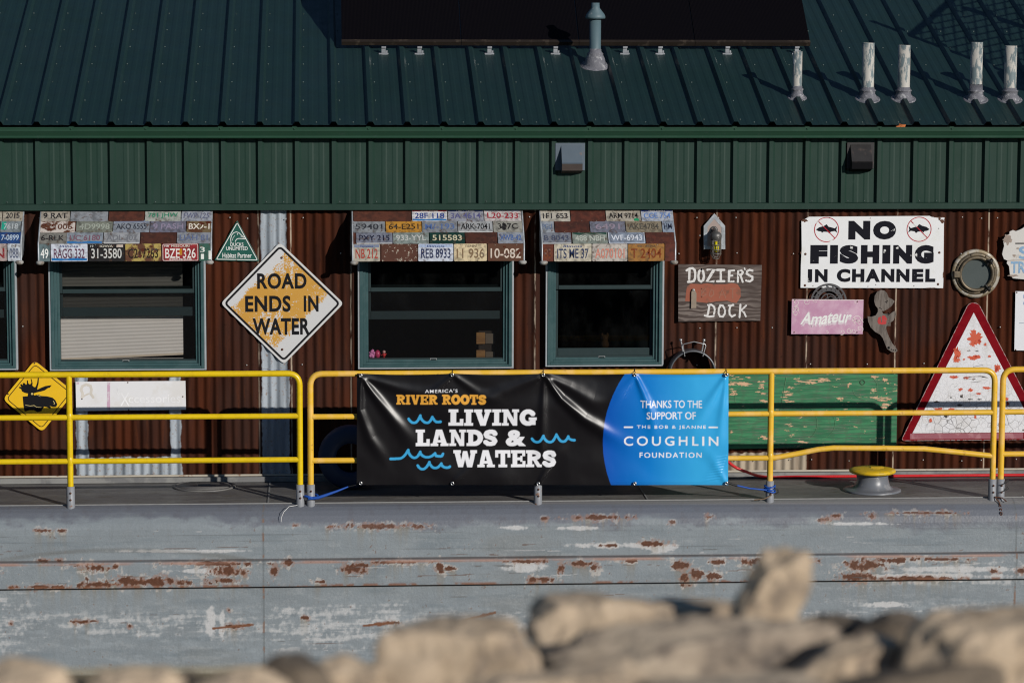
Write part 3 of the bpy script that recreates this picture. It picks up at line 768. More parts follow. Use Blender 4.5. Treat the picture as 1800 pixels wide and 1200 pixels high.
def window(a, c_, bt, up, mid, lo, glass_l, glass_r, label):
    Yo = -.055
    x0, x1 = X(a, 560, Yo), X(c_, 560, Yo); z0 = Z((a + c_) / 2, bt, Yo); z1 = 2.10
    pxm = (x1 - x0) / (c_ - a)
    b = MB(); t_ = .016
    b.box(x0, x0 + t_, Yo, .0, z0, z1, 0, .003); b.box(x1 - t_, x1, Yo, .0, z0, z1, 0, .003); b.box(x0 + t_, x1 - t_, Yo, .0, z0, z0 + t_, 0, .003); b.box(x0 + t_, x1 - t_, Yo, .0, z1 - t_, z1, 0, .003)
    # stepped green frame
    e0, e1 = t_, t_ + .030
    for i, (i0, i1, yf) in enumerate(((t_, t_ + .026, Yo - .006), (t_ + .026, t_ + .050, Yo + .012), (t_ + .050, t_ + .072, Yo + .028))):
        b.box(x0 + i0, x0 + i1, yf, .06, z0 + i0 * .85, z1 - i0, 1, .003); b.box(x1 - i1, x1 - i0, yf, .06, z0 + i0 * .85, z1 - i0, 1, .003)
        b.box(x0 + i1, x1 - i1, yf, .06, z0 + i0 * .85, z0 + i1 * .85, 1, .003); b.box(x0 + i1, x1 - i1, yf, .06, z1 - i1, z1 - i0, 1, .003)
    w = b.build('window', [m_trim, m_wgreen], bld)
    tag(w, label)
    gx0, gx1 = x0 + t_ + .072, x1 - t_ - .072; gz0 = z0 + (t_ + .072) * .85; gz1 = z1 - t_ - .072
    zu = Z((a + c_) / 2, up, -.01); zm = Z((a + c_) / 2, mid, 0.0)
    def sash(z_lo, z_hi, yy, rail, name):
        b = MB(); st = .022
        b.box(gx0 + .001, gx0 + st, yy, yy + .022, z_lo, z_hi, 0, .002); b.box(gx1 - st, gx1 - .001, yy, yy + .022, z_lo, z_hi, 0, .002)
        b.box(gx0 + st, gx1 - st, yy - .004, yy + .022, z_lo, z_lo + rail, 0, .003); b.box(gx0 + st, gx1 - st, yy, yy + .022, z_hi - .03, z_hi, 0, .002)
        s_ = b.build(name, m_sash, w)
        b = MB(); b.add([(gx0 + st - .003, yy + .010, z_lo + .01), (gx1 - st + .003, yy + .010, z_lo + .01), (gx1 - st + .003, yy + .010, z_hi - .01), (gx0 + st - .003, yy + .010, z_hi - .01)], [(0, 1, 2, 3)])
        b.build('pane', m_pane, w)
    sash(zu - .02, gz1, -.012, .034, 'upper_sash')
    sash(zm - lo / 2, zu + .035 if mid < 600 else zu + .012, .016, lo, 'lower_sash')
    if mid < 600:
        b = MB(); b.add([(gx0, -.016, gz0), (gx1, -.016, gz0), (gx1, -.016, zu - .02), (gx0, -.016, zu - .02)], [(0, 1, 2, 3)]); b.build('insect_screen', m_screen, w)
    b = MB(); b.box(gx0, gx1, -.022, .012, gz0 - .002, gz0 + .013, 0, .002)
    xm = (gx0 + gx1) / 2 - .02; b.box(xm - .028, xm + .028, -.027, -.022, gz0 - .008, gz0 + .011, 1, .001); b.box(xm - .022, xm + .022, -.0285, -.027, gz0 - .004, gz0 + .007, 0)
    b.build('sill', [m_sash, mat('latch_grey', (.25, .26, .26), .5)], w)
    return w, (gx0, gx1, gz0, gz1)
window(-246, 30, 651, 508, 552, .07, 0, 0, 'cropped window at the left edge')
w1, g1 = window(86, 362, 651, 511, 548, .075, 0, 0, 'window with a pale pleated blind hanging crooked')
w2, g2 = window(629, 903, 648, 508, 554, .07, 0, 0, 'dark window with small toys on the sill')
w3, g3 = window(959, 1167, 644, 504, 619, .07, 0, 0, 'closed dark window, the narrowest')
# pleated blind, one corner sagging
b = MB(); xl, xr = X(106, 600, .09), X(322, 600, .09); zt = Z(200, 440, .09); zl, zrr = Z(106, 630, .09), Z(322, 620, .09)
NP = 60; V = []; 
for i in range(NP + 1):
    t = i / NP; yy = .09 + (.0035 if i % 2 else -.0015)
    V += [(xl, yy, zt + (zl - zt) * t), (xr, yy, zt + (zrr - zt) * t)]
b.add(V, [(2 * i, 2 * i + 1, 2 * i + 3, 2 * i + 2)[::-1] for i in range(NP)])
b.box(xl, xr, .08, .10, zl - .002, zl + .0, 0)
b.add([(xl, .078, zl - .014), (xr, .078, zrr - .014), (xr, .078, zrr + .004), (xl, .078, zl + .004)], [(0, 1, 2, 3)], 1)
b.build('blind', [mat('blind_cloth', (.70, .66, .61), .9, var=.06), mat('blind_rail', (.62, .52, .40), .6)], w1)
# things on the sill of the second window and inside
m_pink = mat('pink_plastic', (.62, .20, .42), .4); m_mag = mat('magenta_plastic', (.50, .04, .12), .35); m_redp = mat('red_plastic', (.55, .03, .03), .4)
def Yin(px, py, Y): p = onY(px, py, Y); return p
c = Yin(654, 622, .05); s2 = 1 / 213
b = MB()
for i in range(14):
    a = i * 2.4; rr = 4.2; b.lathe((c.x + math.cos(a) * rr * s2 * (i / 14) ** .5, c.y + .004 * math.sin(i * 3), c.z + math.sin(a) * rr * 1.6 * s2 * (i / 14) ** .5), [(0, -3 * s2), (2.2 * s2, -2 * s2), (2.8 * s2, 0), (2.2 * s2, 2 * s2), (0, 3 * s2)], 10)
tag(b.build('pink_toy', m_pink, loc=tuple(c)), 'pale pink frilly toy at the left end of the dark window sill', 'toy')
c = Yin(663.5, 629, .05)
b = MB(); b.lathe(c, [(0, 0), (3.5 * s2, 1 * s2), (5 * s2, 5 * s2), (5.2 * s2, 8 * s2), (4 * s2, 12 * s2), (2 * s2, 14 * s2), (0, 14.5 * s2)], 18)
tag(b.build('magenta_toy', m_mag, loc=tuple(c)), 'round dark magenta toy in the middle of three on the window sill', 'toy')
c = Yin(675, 629, .05)
b = MB(); b.lathe(c, [(0, 0), (2 * s2, 0), (1.2 * s2, 3 * s2), (3.4 * s2, 4 * s2), (3.6 * s2, 7 * s2), (1.5 * s2, 8.5 * s2)], 14, 1); b.lathe((c.x, c.y, c.z + 8 * s2), [(0, 0), (2.6 * s2, 1.2 * s2), (3 * s2, 3 * s2), (2.2 * s2, 5 * s2), (0, 6 * s2)], 14, 0)
b.tube([(c.x - 4.6 * s2, c.y, c.z + 5 * s2), (c.x + 4.6 * s2, c.y, c.z + 7.5 * s2)], 1.0 * s2, 8, 1)
tag(b.build('red_figurine', [mat('doll_pink', (.6, .3, .28), .5), m_redp], loc=tuple(c)), 'small red figurine with a pink head, rightmost toy on the sill', 'toy')
b = MB(); p = onY(837, 584, .09); p2 = onY(869, 604, .09); b.box(p.x, p.x + .075, .075, .10, p2.z, p.z, 0, .003); b.box(p.x + .077, p2.x, .085, .11, p2.z, p.z - .01, 1, .003)  # dim strip beside the bright one: shading put into the board colour
p = onY(837, 615, .09); p2 = onY(870, 634, .09); b.box(p.x, p.x + .075, .075, .10, p2.z - .1, p.z, 0, .003); b.box(p.x + .077, p2.x, .085, .11, p2.z - .1, p.z - .015, 1, .003); b.box(p.x + .02, p2.x, .102, .125, p2.z - .1, p.z + .16, 2, .003)
tag(b.build('pine_shelf', [mat('yellow_pine', (.24, .12, .035), .8, c2=(.18, .085, .025), thr=.5, ns=6, stretch=(1, 1, 5), var=.2), mat('dim_pine', (.11, .085, .06), .85, var=.3), mat('shelf_back', (.02, .013, .008), .9)], loc=(p.x, .09, .2)), 'yellow pine boards standing inside the dark window with toys', 'shelf')
c = onY(1063, 600, .16)
b = MB(); b.lathe((c.x, c.y, c.z - .05), [(0, 0), (.03, .0), (.038, .02), (.03, .05), (.025, .06), (.032, .08), (.028, .1), (0, .11)], 14)
for dx in (-.022, .022): b.lathe((c.x + dx, c.y, c.z + .045), [(.012, 0), (.010, .02), (0, .03)], 8)
tag(b.build('tan_toy', mat('tan_plush', (.12, .06, .022), .9), loc=tuple(c)), 'dim tan toy sitting behind the narrowest closed window', 'toy')

# ================================================================== solar array on the roof
pb = onRoof(1000, 92)
PY, PZ = pb.y - .005, pb.z + .085
tl = R_(37.5)
sx = [X(600, 82, PY), X(811, 82, PY), X(1018, 82, PY), X(1222, 82, PY), X(1425, 82, PY)]
sol = thing('solar_array', 'black solar panel array propped on clips above the green roof', 'solar panel', ((sx[0] + sx[-1]) / 2, PY, PZ))
q = NT('solar_cells'); vec = q.coord((1, 1, 1)); wv = q.n('TexWave'); wv.inputs['Scale'].default_value = 26; q.l(vec, wv.inputs[0])
q.l(q.mix(q.step(wv.outputs[1], .55, .95), (.003, .0026, .0036), (.006, .005, .006)), q.b.inputs['Base Color']); q.b.inputs['Roughness'].default_value = .4; q.b.inputs['Specular IOR Level'].default_value = .04
m_cell = q.m
m_pframe = mat('bronze_frame', (.022, .016, .012), .5, spec=.3, c2=(.05, .038, .028), thr=.6, ns=9)
L = 1.72
for i in range(4):
    b = MB(); b.frame((0, PY, PZ), (1, 0, 0), (0, math.cos(tl), math.sin(tl)), (0, -math.sin(tl), math.cos(tl)))
    b.prism([(sx[i] + .004, 0.035), (sx[i + 1] - .004, 0.035), (sx[i + 1] - .004, L), (sx[i] + .004, L)], -.03, 0, 0)
    b.prism([(sx[i] + .002, 0), (sx[i + 1] - .002, 0), (sx[i + 1] - .002, .034), (sx[i] + .002, .034)], -.035, .004, 1)
    b.build('solar_panel', [m_cell, m_pframe], sol)
m_clip = mat('clip_steel', (.32, .33, .35), .4, .6, var=.2)
for px in (674, 737, 860, 976, 1098, 1160, 1278, 1400):
    f = onRoof(px, 95); b = MB()
    b.box(f.x - .042, f.x + .042, f.y - .02, f.y + .03, f.z - .01, f.z + .008, 0, .002)
    b.box(f.x - .018, f.x + .018, f.y - .016, f.y - .008, f.z + .008, f.z + .066, 0, .002); b.box(f.x - .018, f.x + .022, f.y - .030, f.y - .016, f.z + .050, f.z + .066, 0, .002)
    b.box(f.x + .02, f.x + .035, f.y - .01, f.y + .01, f.z + .008, f.z + .03, 0, .002)
    b.build('clip', m_clip, sol)
yt = PY + L * math.cos(tl) * .85; zt = PZ + L * math.sin(tl) * .85 - .05
for xx in [x_ for x_ in np.linspace(sx[0] + .2, sx[-1] - .2, 6)]:
    b = MB(); b.tube([(xx, yt, zt), (xx, yt + .1, roofz(yt + .1))], .018, 8)
    b.build('prop', m_clip, sol)

# ================================================================== awnings clad in licence plates
AW_P = .32
def cmat(c, kind='plate'):
    k = '%s_%02x%02x%02x' % ((kind,) + tuple(int(v) for v in c))
    lin = srgb(*c)
    lin = tuple(min(.8, v * (.92 if kind in ('plate', 'rusted', 'speck') else 1.0)) for v in lin)
    if kind == 'plate': return mat(k, lin, .5, c2=tuple(v * .5 + .012 for v in lin), thr=.55, ns=20, soft=.10, var=.28, vs=18, c3=(.085, .045, .028), thr3=.635, ns3=24, spec=.2)
    if kind == 'rusted': return mat(k, lin, .6, c2=(.095, .036, .018), thr=.50, ns=13, soft=.05, var=.2, vs=14, spec=.3)
    if kind == 'speck': return mat(k, lin, .7, c2=(.42, .37, .30), thr=.61, ns=44, soft=.03, var=.3, vs=14, spec=.3)
    if kind == 'worn': return mat(k, lin, .55, c2=(.27, .265, .25), thr=.52, ns=24, soft=.05, var=.15, spec=.3)
    return mat(k, lin, .6, c2=tuple(v * .6 + .07 for v in lin), thr=.58, ns=34, soft=.06, var=.15, vs=20, spec=.12)
RU = (82, 40, 26)
GRY, BLK, NAV, WHT = (132, 134, 138), (26, 26, 30), (30, 38, 78), (208, 208, 206)
# x0, x1, text, plate colour, ink colour, upper words, options
PL1 = [[(72, 123, '9 RAT', (168, 160, 148), BLK, 'ILLINOIS', ''), (124, 190, '', (140, 144, 150), (104, 116, 134), 'Alabama', 'T'), (191, 254, '', RU, RU, '', 'R'), (255, 318, '781 JHW', (168, 172, 164), (48, 124, 96), 'FLORIDA', 'T'), (319, 372, 'FWP-125', (158, 162, 172), (92, 96, 120), 'PENNSYLVANIA', 'B')],
       [(71, 132, 'C 1006', (200, 190, 182), (92, 60, 48), '', 'S'), (134, 198, '4D9998', (122, 126, 116), (156, 162, 150), '', ''), (199, 263, 'AKO 6555', (140, 146, 156), (44, 50, 62), '', 'T'), (264, 327, '9 PASH', (112, 112, 128), (140, 130, 150), '', ''), (328, 372, 'BX2-1', (112, 96, 70), (222, 214, 200), '', 'S')],
       [(68, 117, '6-RLK', (128, 126, 120), (40, 40, 42), '', ''), (117, 181, 'UC 6180', (140, 148, 158), (120, 82, 96), '', 'b'), (182, 246, 'ADL 302', (152, 154, 158), (112, 114, 120), '', 'w'), (247, 310, '', (72, 34, 22), RU, '', 'R'), (311, 370, 'UAH 81', (138, 142, 150), (92, 104, 136), '', '')],
       [(68, 88, '49', (100, 118, 122), (226, 228, 224), '', ''), (89, 154, 'RAGG 332', (204, 210, 222), (92, 56, 78), 'Illinois', 'b'), (155, 219, '31-3580', (34, 32, 34), (196, 196, 192), 'IOWA', 'W'), (220, 283, 'C217263', (172, 152, 84), (36, 28, 22), '', 'S'), (285, 349, 'BZE 326', (150, 42, 48), (222, 216, 210), 'MISSOURI', 'rM'), (350, 370, '3 1', (58, 98, 86), (220, 222, 216), '', '')]]
PL0 = [[(-60, 4, '', (170, 162, 146), (40, 40, 42), 'MAINE', ''), (5, 40, '2015', (170, 162, 146), (40, 40, 42), 'MAINE', '')], [(-62, 0, '', GRY, WHT, '', ''), (1, 37, '7618', (128, 136, 140), (176, 182, 184), '', 'g')], [(-64, -2, '', (40, 74, 130), (170, 186, 206), '', ''), (-1, 36, '7-0899', (40, 74, 130), (176, 192, 208), '', '')], [(-66, -16, '', GRY, NAV, '', ''), (-15, 12, 'N', (178, 160, 156), (130, 34, 40), '', ''), (13, 36, '088', (190, 196, 204), (86, 94, 116), 'N', '')]]
PL2 = [[(621, 723, '', (84, 42, 26), RU, '', 'R'), (724, 786, '28F 118', (206, 206, 208), (34, 58, 128), 'South Dakota', 'Xb'), (787, 850, '3A 4614', (150, 152, 162), (86, 86, 128), 'NEW YORK', 'N'), (851, 916, 'L20-233', (196, 188, 186), (150, 36, 52), 'FLORIDA', 'T')],
       [(620, 677, '59401', (138, 142, 146), (52, 54, 60), '', ''), (678, 741, '64-E251', (186, 134, 54), (56, 40, 24), '', 'O'), (742, 804, 'M/-193', (132, 136, 142), (82, 104, 150), '', ''), (805, 866, 'ARK-7041', (164, 166, 168), (22, 22, 26), '', 'w'), (867, 918, '347C', (150, 148, 140), (34, 32, 34), '', 'H')],
       [(620, 625, '', RU, RU, '', 'R'), (626, 690, 'PXY 215', (122, 126, 140), (28, 30, 52), '', 'w'), (691, 754, '933-YYL', (136, 146, 142), (186, 186, 182), '', ''), (755, 817, '515583', (26, 58, 52), (196, 188, 160), '', ''), (818, 873, '', (72, 34, 24), RU, '', 'R'), (875, 920, 'XWB-42', (146, 152, 162), (70, 96, 150), '', '')],
       [(621, 668, 'NB 212', (176, 170, 156), (160, 66, 56), 'Tennessee', 'T'), (670, 734, '', (84, 50, 38), RU, '', 'P'), (735, 797, 'REB 8933', (200, 206, 218), (36, 46, 82), 'Illinois', 'L'), (798, 856, '11 936', (214, 196, 160), (122, 100, 76), 'TENN', ''), (857, 921, '10-082', (88, 58, 40), (204, 190, 176), '', 'S')]]
PL3 = [[(950, 1002, '1F1 653', (184, 178, 166), (38, 38, 42), 'ILLINOIS', ''), (1003, 1064, '', (88, 40, 26), RU, '', 'R'), (1065, 1126, 'ARM 9714', (174, 166, 152), (28, 26, 26), 'GEORGIA', 'G'), (1127, 1183, 'CGE 754', (172, 178, 190), (92, 124, 180), 'MICHIGAN', 'N')],
       [(950, 974, 'PGU', (152, 158, 166), (92, 108, 136), '', ''), (975, 1036, '', (76, 34, 22), RU, '', 'R'), (1037, 1099, '6491', (116, 118, 132), (140, 128, 142), '', ''), (1100, 1163, 'AKE4784', (136, 126, 108), (74, 70, 62), '', ''), (1164, 1184, 'HM', (140, 152, 168), (28, 34, 56), '', '')],
       [(952, 1004, 'B 8043', (124, 128, 138), (70, 76, 96), '', 'w'), (1006, 1068, '488 NBH', (132, 140, 132), (178, 182, 172), 'COLORADO', 'C'), (1069, 1134, 'WF-6943', (134, 144, 160), (208, 212, 220), '', 'r'), (1135, 1186, '', (84, 38, 26), RU, '', 'R')],
       [(953, 973, '83', (98, 44, 26), (112, 62, 40), '', 'R'), (974, 1040, 'ITS ME 37', (196, 188, 170), (42, 54, 88), 'Illinois', ''), (1041, 1103, 'A070101', (190, 182, 174), (196, 128, 112), '', ''), (1104, 1168, 'T 2404', (158, 112, 58), (120, 58, 28), 'WEST VIRGINIA', 'O'), (1169, 1187, '', (88, 38, 24), RU, '', 'R')]]
def awning(xa, xb, rows, label, seed):
    x0, x1 = X(xa, 458, -AW_P), X(xb, 458, -AW_P)
    zb, zf = Z((xa + xb) / 2, 459, -AW_P), Z((xa + xb) / 2, 429.3, -AW_P)
    zt = Z((xa + xb) / 2, 371, -.04); yt = -.04
    aw = thing('plate_awning', label, 'awning', ((x0 + x1) / 2, -.02, zb), 'awnings over the windows')
    b = MB(); sh = .004
    side = [(-.012, zt + .006), (yt, zt), (-AW_P + .004, zf), (-AW_P + .004, zb), (-AW_P + .03, zb), (-.012, zb + .06)]
    for xx, fl in ((x0, 1), (x1, 0)):
        F = tuple(range(6)); b.add([(xx, y, z) for y, z in side], [F if fl else F[::-1]], 1)
    V = [(xx, y, z) for xx in (x0, x1) for y, z in side]; n = 6
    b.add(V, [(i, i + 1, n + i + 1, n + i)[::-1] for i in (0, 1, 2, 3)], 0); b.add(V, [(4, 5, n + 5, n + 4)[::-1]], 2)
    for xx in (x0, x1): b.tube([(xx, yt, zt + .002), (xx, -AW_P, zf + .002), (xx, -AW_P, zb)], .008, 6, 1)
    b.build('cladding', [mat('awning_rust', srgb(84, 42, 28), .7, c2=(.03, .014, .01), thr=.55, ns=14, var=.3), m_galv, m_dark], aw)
    sd = Vector((0, -AW_P - yt, zf - zt)); slope_len = sd.length; sd.normalize(); sn_ = Vector((0, sd.z, -sd.y)) * -1
    if sn_.y > 0: sn_ = -sn_
    rnd = random.Random(seed); rh = slope_len / 3
    for ri, row in enumerate(rows):
        ya, yb_ = ((373, 391), (391, 409.5), (409.5, 429), (429.5, 459))[ri]
        for (pa, pb_, txt, bgc, fg, top, op) in row:
            Yr = yt + (-AW_P - yt) * min(1, (ri + .5) / 3) if ri < 3 else -AW_P
            ua, ub = X(pa, ya, Yr) + .001, X(pb_, ya, Yr) - .001
            b = MB()
            tiltr = rnd.uniform(-.009, .009); cu = (ua + ub) / 2
            if ri < 3:
                o = Vector((cu, yt, zt)) + sd * (rh * (ri + 1)) + sn_ * (.006 + .0012 * rnd.random() + (2 - ri) * .0016)
                h = rh + .014
                vdir = (-sd + sn_ * -.012).normalized()
            else:
                o = Vector((cu, -AW_P - .004 - .001 * rnd.random(), zb)); h = zf - zb + .004; vdir = Vector((0, 0, 1))
            udir = Vector((1, 0, tiltr)).normalized(); nn = udir.cross(vdir).normalized()
            if nn.y > 0: nn = -nn
            b.frame(o, udir, vdir, nn)
            w = ub - ua; P = b.rrect(-w / 2, w / 2, .0, h, .008 if w > .1 else .003, 3)
            b.prism(P, -.0008, .0010, 0)
            kind = 'rusted' if 'S' in op else 'speck' if 'P' in op else 'plate'
            if 'R' in op: bgm = mat('rust_%d_%d' % (bgc[0], bgc[1]), srgb(*bgc), .8, c2=tuple(v * .55 for v in srgb(*bgc)), thr=.52, ns=17, soft=.1, var=.3, vs=20, c3=(.13, .06, .03), thr3=.68, ns3=30)
            else: bgm = cmat(bgc, kind)
            ms = [bgm, cmat(fg, 'ink')]
            def mi(c, kind='ink'):
                ms.append(cmat(c, kind)); return len(ms) - 1
            tall = ri == 3
            if txt:
                if txt == '3 1':
                    b.text('3', -.02, h * .66, .04, h * .30, .0022, 1, .01); b.text('1', -.02, h * .26, .025, h * .30, .0022, 1, .01); b.text('1', .04, h * .34, .02, h * .5, .0022, 1, .02)
                else:
                    b.text(txt, 0.0, h * (.45 if (top or tall) else .48), w * (.84 if len(txt) > 4 else .70), h * (.56 if tall else .46), .0022, 1, .012 if tall else .014, shear=.12 if txt == 'FWP-125' else 0)
            if top:
                tc = mi((58, 74, 120) if top in ('Illinois', 'Alabama', 'Tennessee') else (206, 200, 186) if op and op[0] in 'WrXN' else (90, 76, 60))
                if 'X' in op or 'N' in op:
                    st = mi((162, 30, 44) if 'X' in op else (38, 56, 110)); b.flat([(-w * .49, h * .80), (w * .49, h * .80), (w * .49, h * .985), (-w * .49, h * .985)], .0018, st)
                b.text(top, 0, h * .87, w * (.5 if len(top) > 6 else .36), h * .13, .0024, tc, .012, shear=.2 if top == 'Illinois' else 0)
            if 'T' in op or 'L' in op or 'B' in op:
                st = mi((160, 176, 204) if 'L' in op else (88, 130, 160) if 'B' in op else (118, 128, 150)); b.flat([(-w * .47, h * .80), (w * .47, h * .80), (w * .47, h * .97), (-w * .47, h * .97)], .0014, st)
            if 'b' in op:
                st = mi((40, 108, 168)); b.flat([(-w * .48, .006), (w * .48, .006), (w * .48, h * .17), (w * .2, h * .21), (-w * .1, h * .15), (-w * .48, h * .20)], .0014, st)
            if 'w' in op:
                st = mi((196, 196, 194)); b.flat([(-w * .49, .001), (w * .49, .001), (w * .49, h * .07), (-w * .49, h * .07)], .0014, st)
            if 'r' in op:
                b.ribbon(b.rrect(-w / 2 + .005, w / 2 - .005, .005, h - .005, .008, 3), .004, .0016, 1, True)
            if 'M' in op:
                b.text('SHOW-ME STATE', 0, h * .10, w * .62, h * .09, .0022, 1, .02); b.flat([(-.012, h * .34), (.014, h * .34), (.014, h * .72), (-.012, h * .72)], .0017, mi((178, 122, 30))); b.text('FEB', -w * .38, h * .87, w * .13, h * .1, .0022, 1, .02)
            if 'W' in op: b.text('19', -w * .40, h * .87, w * .08, h * .13, .0022, 1, .015); b.flat([(w * .28, h * .80), (w * .46, h * .80), (w * .46, h * .95), (w * .28, h * .95)], .0015, mi((190, 176, 164)))
            if 'g' in op: b.flat([(-w * .46, h * .2), (-w * .22, h * .2), (-w * .24, h * .85), (-w * .46, h * .85)], .0016, mi((40, 150, 128)))
            if 'G' in op: b.flat([(w * .30, h * .02), (w * .44, h * .02), (w * .44, h * .18), (w * .37, h * .26), (w * .30, h * .18)], .0030, mi((40, 140, 96)))
            if 'H' in op: b.jag(-.035, h * .46, .03, h * .34, .0026, 1, 4, 16, .6)
            if 'C' in op: b.flat([(-w * .48, h * .8), (-w * .3, h * .72), (-w * .12, h * .82), (w * .1, h * .74), (w * .25, h * .84), (w * .48, h * .75), (w * .48, h * .97), (-w * .48, h * .97)], .0015, mi((34, 70, 60)))
            if 'S' in op:
                rr = random.Random(pa)
                for _ in range(5): b.jag(rr.uniform(-.42, .42) * w, rr.uniform(.15, .85) * h, rr.uniform(.01, .035), rr.uniform(.006, .02), .0028 + .0002 * _, mi(RU), rr.random())
            for sx_ in (-.3, .3):
                if w > .12: b.lathe(b.w(sx_ * w, h * (.93 if ri == 3 else .95), .001), [(.004, 0), (.003, .003), (0, .004)], 6, mi((150, 140, 128)), nn)
            o_ = b.build('license_plate', ms, aw)
            if txt: tag(o_, 'plate reading ' + txt)
            elif 'R' in op: tag(o_, 'blank rusted plate')
    for xx, sg in ((x0, 1), (x1, -1)):
        b = MB(); P = []
        b.lathe((xx + sg * .012, -AW_P - .012, zb - .006), [(0, -.022), (.024, -.020), (.034, -.008), (.034, .002), (.026, .010), (0, .012)], 14)
        b.build('end_bracket', mat('bracket_grey', (.33, .32, .30), .6, c2=(.2, .17, .14), thr=.55, ns=25, var=.2), aw)
    return aw
awning(-240, 37, PL0, 'awning cut off by the left edge, with a white plate reading 2015', 1)
awning(68, 371, PL1, 'licence plate awning over the window with the pale blind', 2)
awning(620, 921, PL2, 'licence plate awning with large plain rust patches and REB 8933 plate', 3)
awning(953, 1187, PL3, 'narrow licence plate awning with ITS ME 37 plate', 4)

# ================================================================== railings
m_yel = mat('lemon_paint', (.72, .50, .006), .32, var=.08, vs=5, c2=(.66, .45, .006), thr=.55, ns=20, c3=(.22, .13, .03), thr3=.72, ns3=26)
m_gold = mat('golden_paint', (.75, .445, .035), .38, var=.10, vs=5, c2=(.80, .49, .12), thr=.56, ns=7, soft=.1, c3=(.20, .075, .02), thr3=.71, ns3=22)
RY = -1.10; RR = .0245
def P3d(px, py): p = onY(px, py, RY); return p
def zc(px, py): return onY(px, py, RY).z
DK = -.006
def bend(a, corner, c_, r, n=8):
    a, k, c_ = Vector(a), Vector(corner), Vector(c_)
    p0, p2 = k + (a - k).normalized() * r, k + (c_ - k).normalized() * r
    return [a] + [(p0 * (1 - t) ** 2 + k * 2 * t * (1 - t) + p2 * t * t) for t in [i / n for i in range(n + 1)]] + [c_]
def railing(label, m, xl, xr, ztop, zmid, zlow, posts, lend, rend, low_path=None, pins=False):
    rl = thing('railing', label, 'railing', ((xl + xr) / 2, RY, 0), 'pipe railings along the deck edge')
    top = []
    if lend: top += bend((xl, RY, .14), (xl, RY, ztop), (xl + .3, RY, ztop), .10)
    else: top += [Vector((xl, RY, ztop))]
    if rend: top += bend((xr - .3, RY, ztop), (xr, RY, ztop), (xr, RY, .14), .10)
    else: top += [Vector((xr, RY, ztop))]
    b = MB(); b.tube(top, RR, 16); b.build('top_rail', m, rl)
    for z_ in (zmid, zlow):
        b = MB(); path = [(xl, RY, z_), (xr, RY, z_)]
        if z_ == zlow and low_path: path = [(xl, RY, z_)] + low_path
        b.tube(path, RR * .93, 14); b.build('mid_rail' if z_ == zmid else 'low_rail', m, rl)
    for x in posts:
        b = MB(); b.tube([(x, RY, .14), (x, RY, ztop - .01)], RR, 16)
        for z_ in (zmid, zlow): b.lathe((x, RY, z_ - .03), [(RR, 0), (RR * 1.12, .012), (RR * 1.16, .03), (RR * 1.12, .048), (RR, .06)], 16)
        b.build('post', m, rl)
    for x in list(posts) + ([xl] if lend else []) + ([xr] if rend else []):
        b = MB(); b.lathe((x, RY, -.035), [(.034, 0), (.0335, .03), (.033, .195), (.029, .197), (.028, .15)], 20)
        for z_ in (.10, .155): b.lathe((x + .002, RY - .030, z_ - .045), [(.009, 0), (.009, .006), (.005, .007), (.005, .014), (0, .015)], 8, 1, (0, -1, .1))
        sk = b.build('socket', [m_socket, m_bolt], rl)
        if pins:
            b = MB()
            for z_ in (.055, .115): b.tube([(x - .012, RY - .038, z_), (x + .045, RY - .03, z_ + .02), (x + .06, RY - .028, z_ + .03), (x + .05, RY - .027, z_ + .045), (x + .03, RY - .034, z_ + .02)], .0045, 6)
            b.build('locking_pin', m_black, sk)
    return rl
pxp = lambda px: X(px, 760, RY)
A_t, A_m, A_l = zc(123, 658.5), zc(123, 733.5), zc(123, 810.5)
railing('bright lemon yellow pipe railing at the left, before the small gap', m_yel, -8.6, pxp(527), A_t, A_m, A_l, [pxp(122.5), pxp(122.5) - 1.93, pxp(122.5) - 3.86, pxp(122.5) - 5.8], False, True)
B_t, B_m, B_l = zc(1355, 652.5), zc(1355, 727), zc(1355, 803)
lowp = [(pxp(1361), RY, zc(1361, 804.5)), (pxp(1400), RY, zc(1400, 797.5)), (pxp(1439), RY, zc(1439, 789.5)), (pxp(1466), RY, zc(1466, 787)), (pxp(1560), RY, zc(1560, 787.5)), (pxp(1625), RY, zc(1625, 788.5)), (pxp(1680), RY, zc(1680, 794)), (pxp(1746), RY, zc(1746, 801))]
railB = railing('golden yellow pipe railing with a bent lower pipe, carrying the banner', m_gold, pxp(545.8), pxp(1746.5), B_t, B_m, B_l, [pxp(946), pxp(1354.5)], True, True, lowp)
railing('golden yellow pipe railing cut off by the right edge', m_gold, pxp(1761), 11.5, zc(1790, 649), zc(1790, 723.5), zc(1790, 797.5), [pxp(1761) + 2.0, pxp(1761) + 4.0], True, False, None, True)
m_blue = mat('blue_strap', (.006, .07, .36), .55, var=.2, vs=30)
x5 = pxp(545.8)
b = MB(); P = [(x5 + .055 * math.cos(a), RY + .055 * math.sin(a), .062 + .008 * math.sin(2 * a)) for a in np.linspace(-2.6, 2.4, 16)]
b.tube(P, .011, 8)
e = onY(612, 855, RY - .03)
b.tube([(x5 - .02, RY - .05, .055), (x5 + .06, RY - .055, .062), (x5 + .13, RY - .05, .085), (x5 + .22, RY - .04, .115), tuple(e)], [.012, .013, .012, .009, .006], 8)
b.tube([tuple(e), tuple(onY(630, 851, RY - .035))], .003, 6, 1)
tag(b.build('tie_strap', [m_blue, m_black], loc=(x5, RY, .06)), 'blue strap tied round the golden post left of the banner', 'strap')
x6 = pxp(1354.5)
b = MB()
for k, zz_ in enumerate((.075, .095, .115)):
    b.tube([(x6 + .043 * math.cos(a), RY + .043 * math.sin(a), zz_ + .006 * math.sin(a * 2 + k)) for a in np.linspace(0, 6.283, 18)][:-1], .007, 8, 0, True)
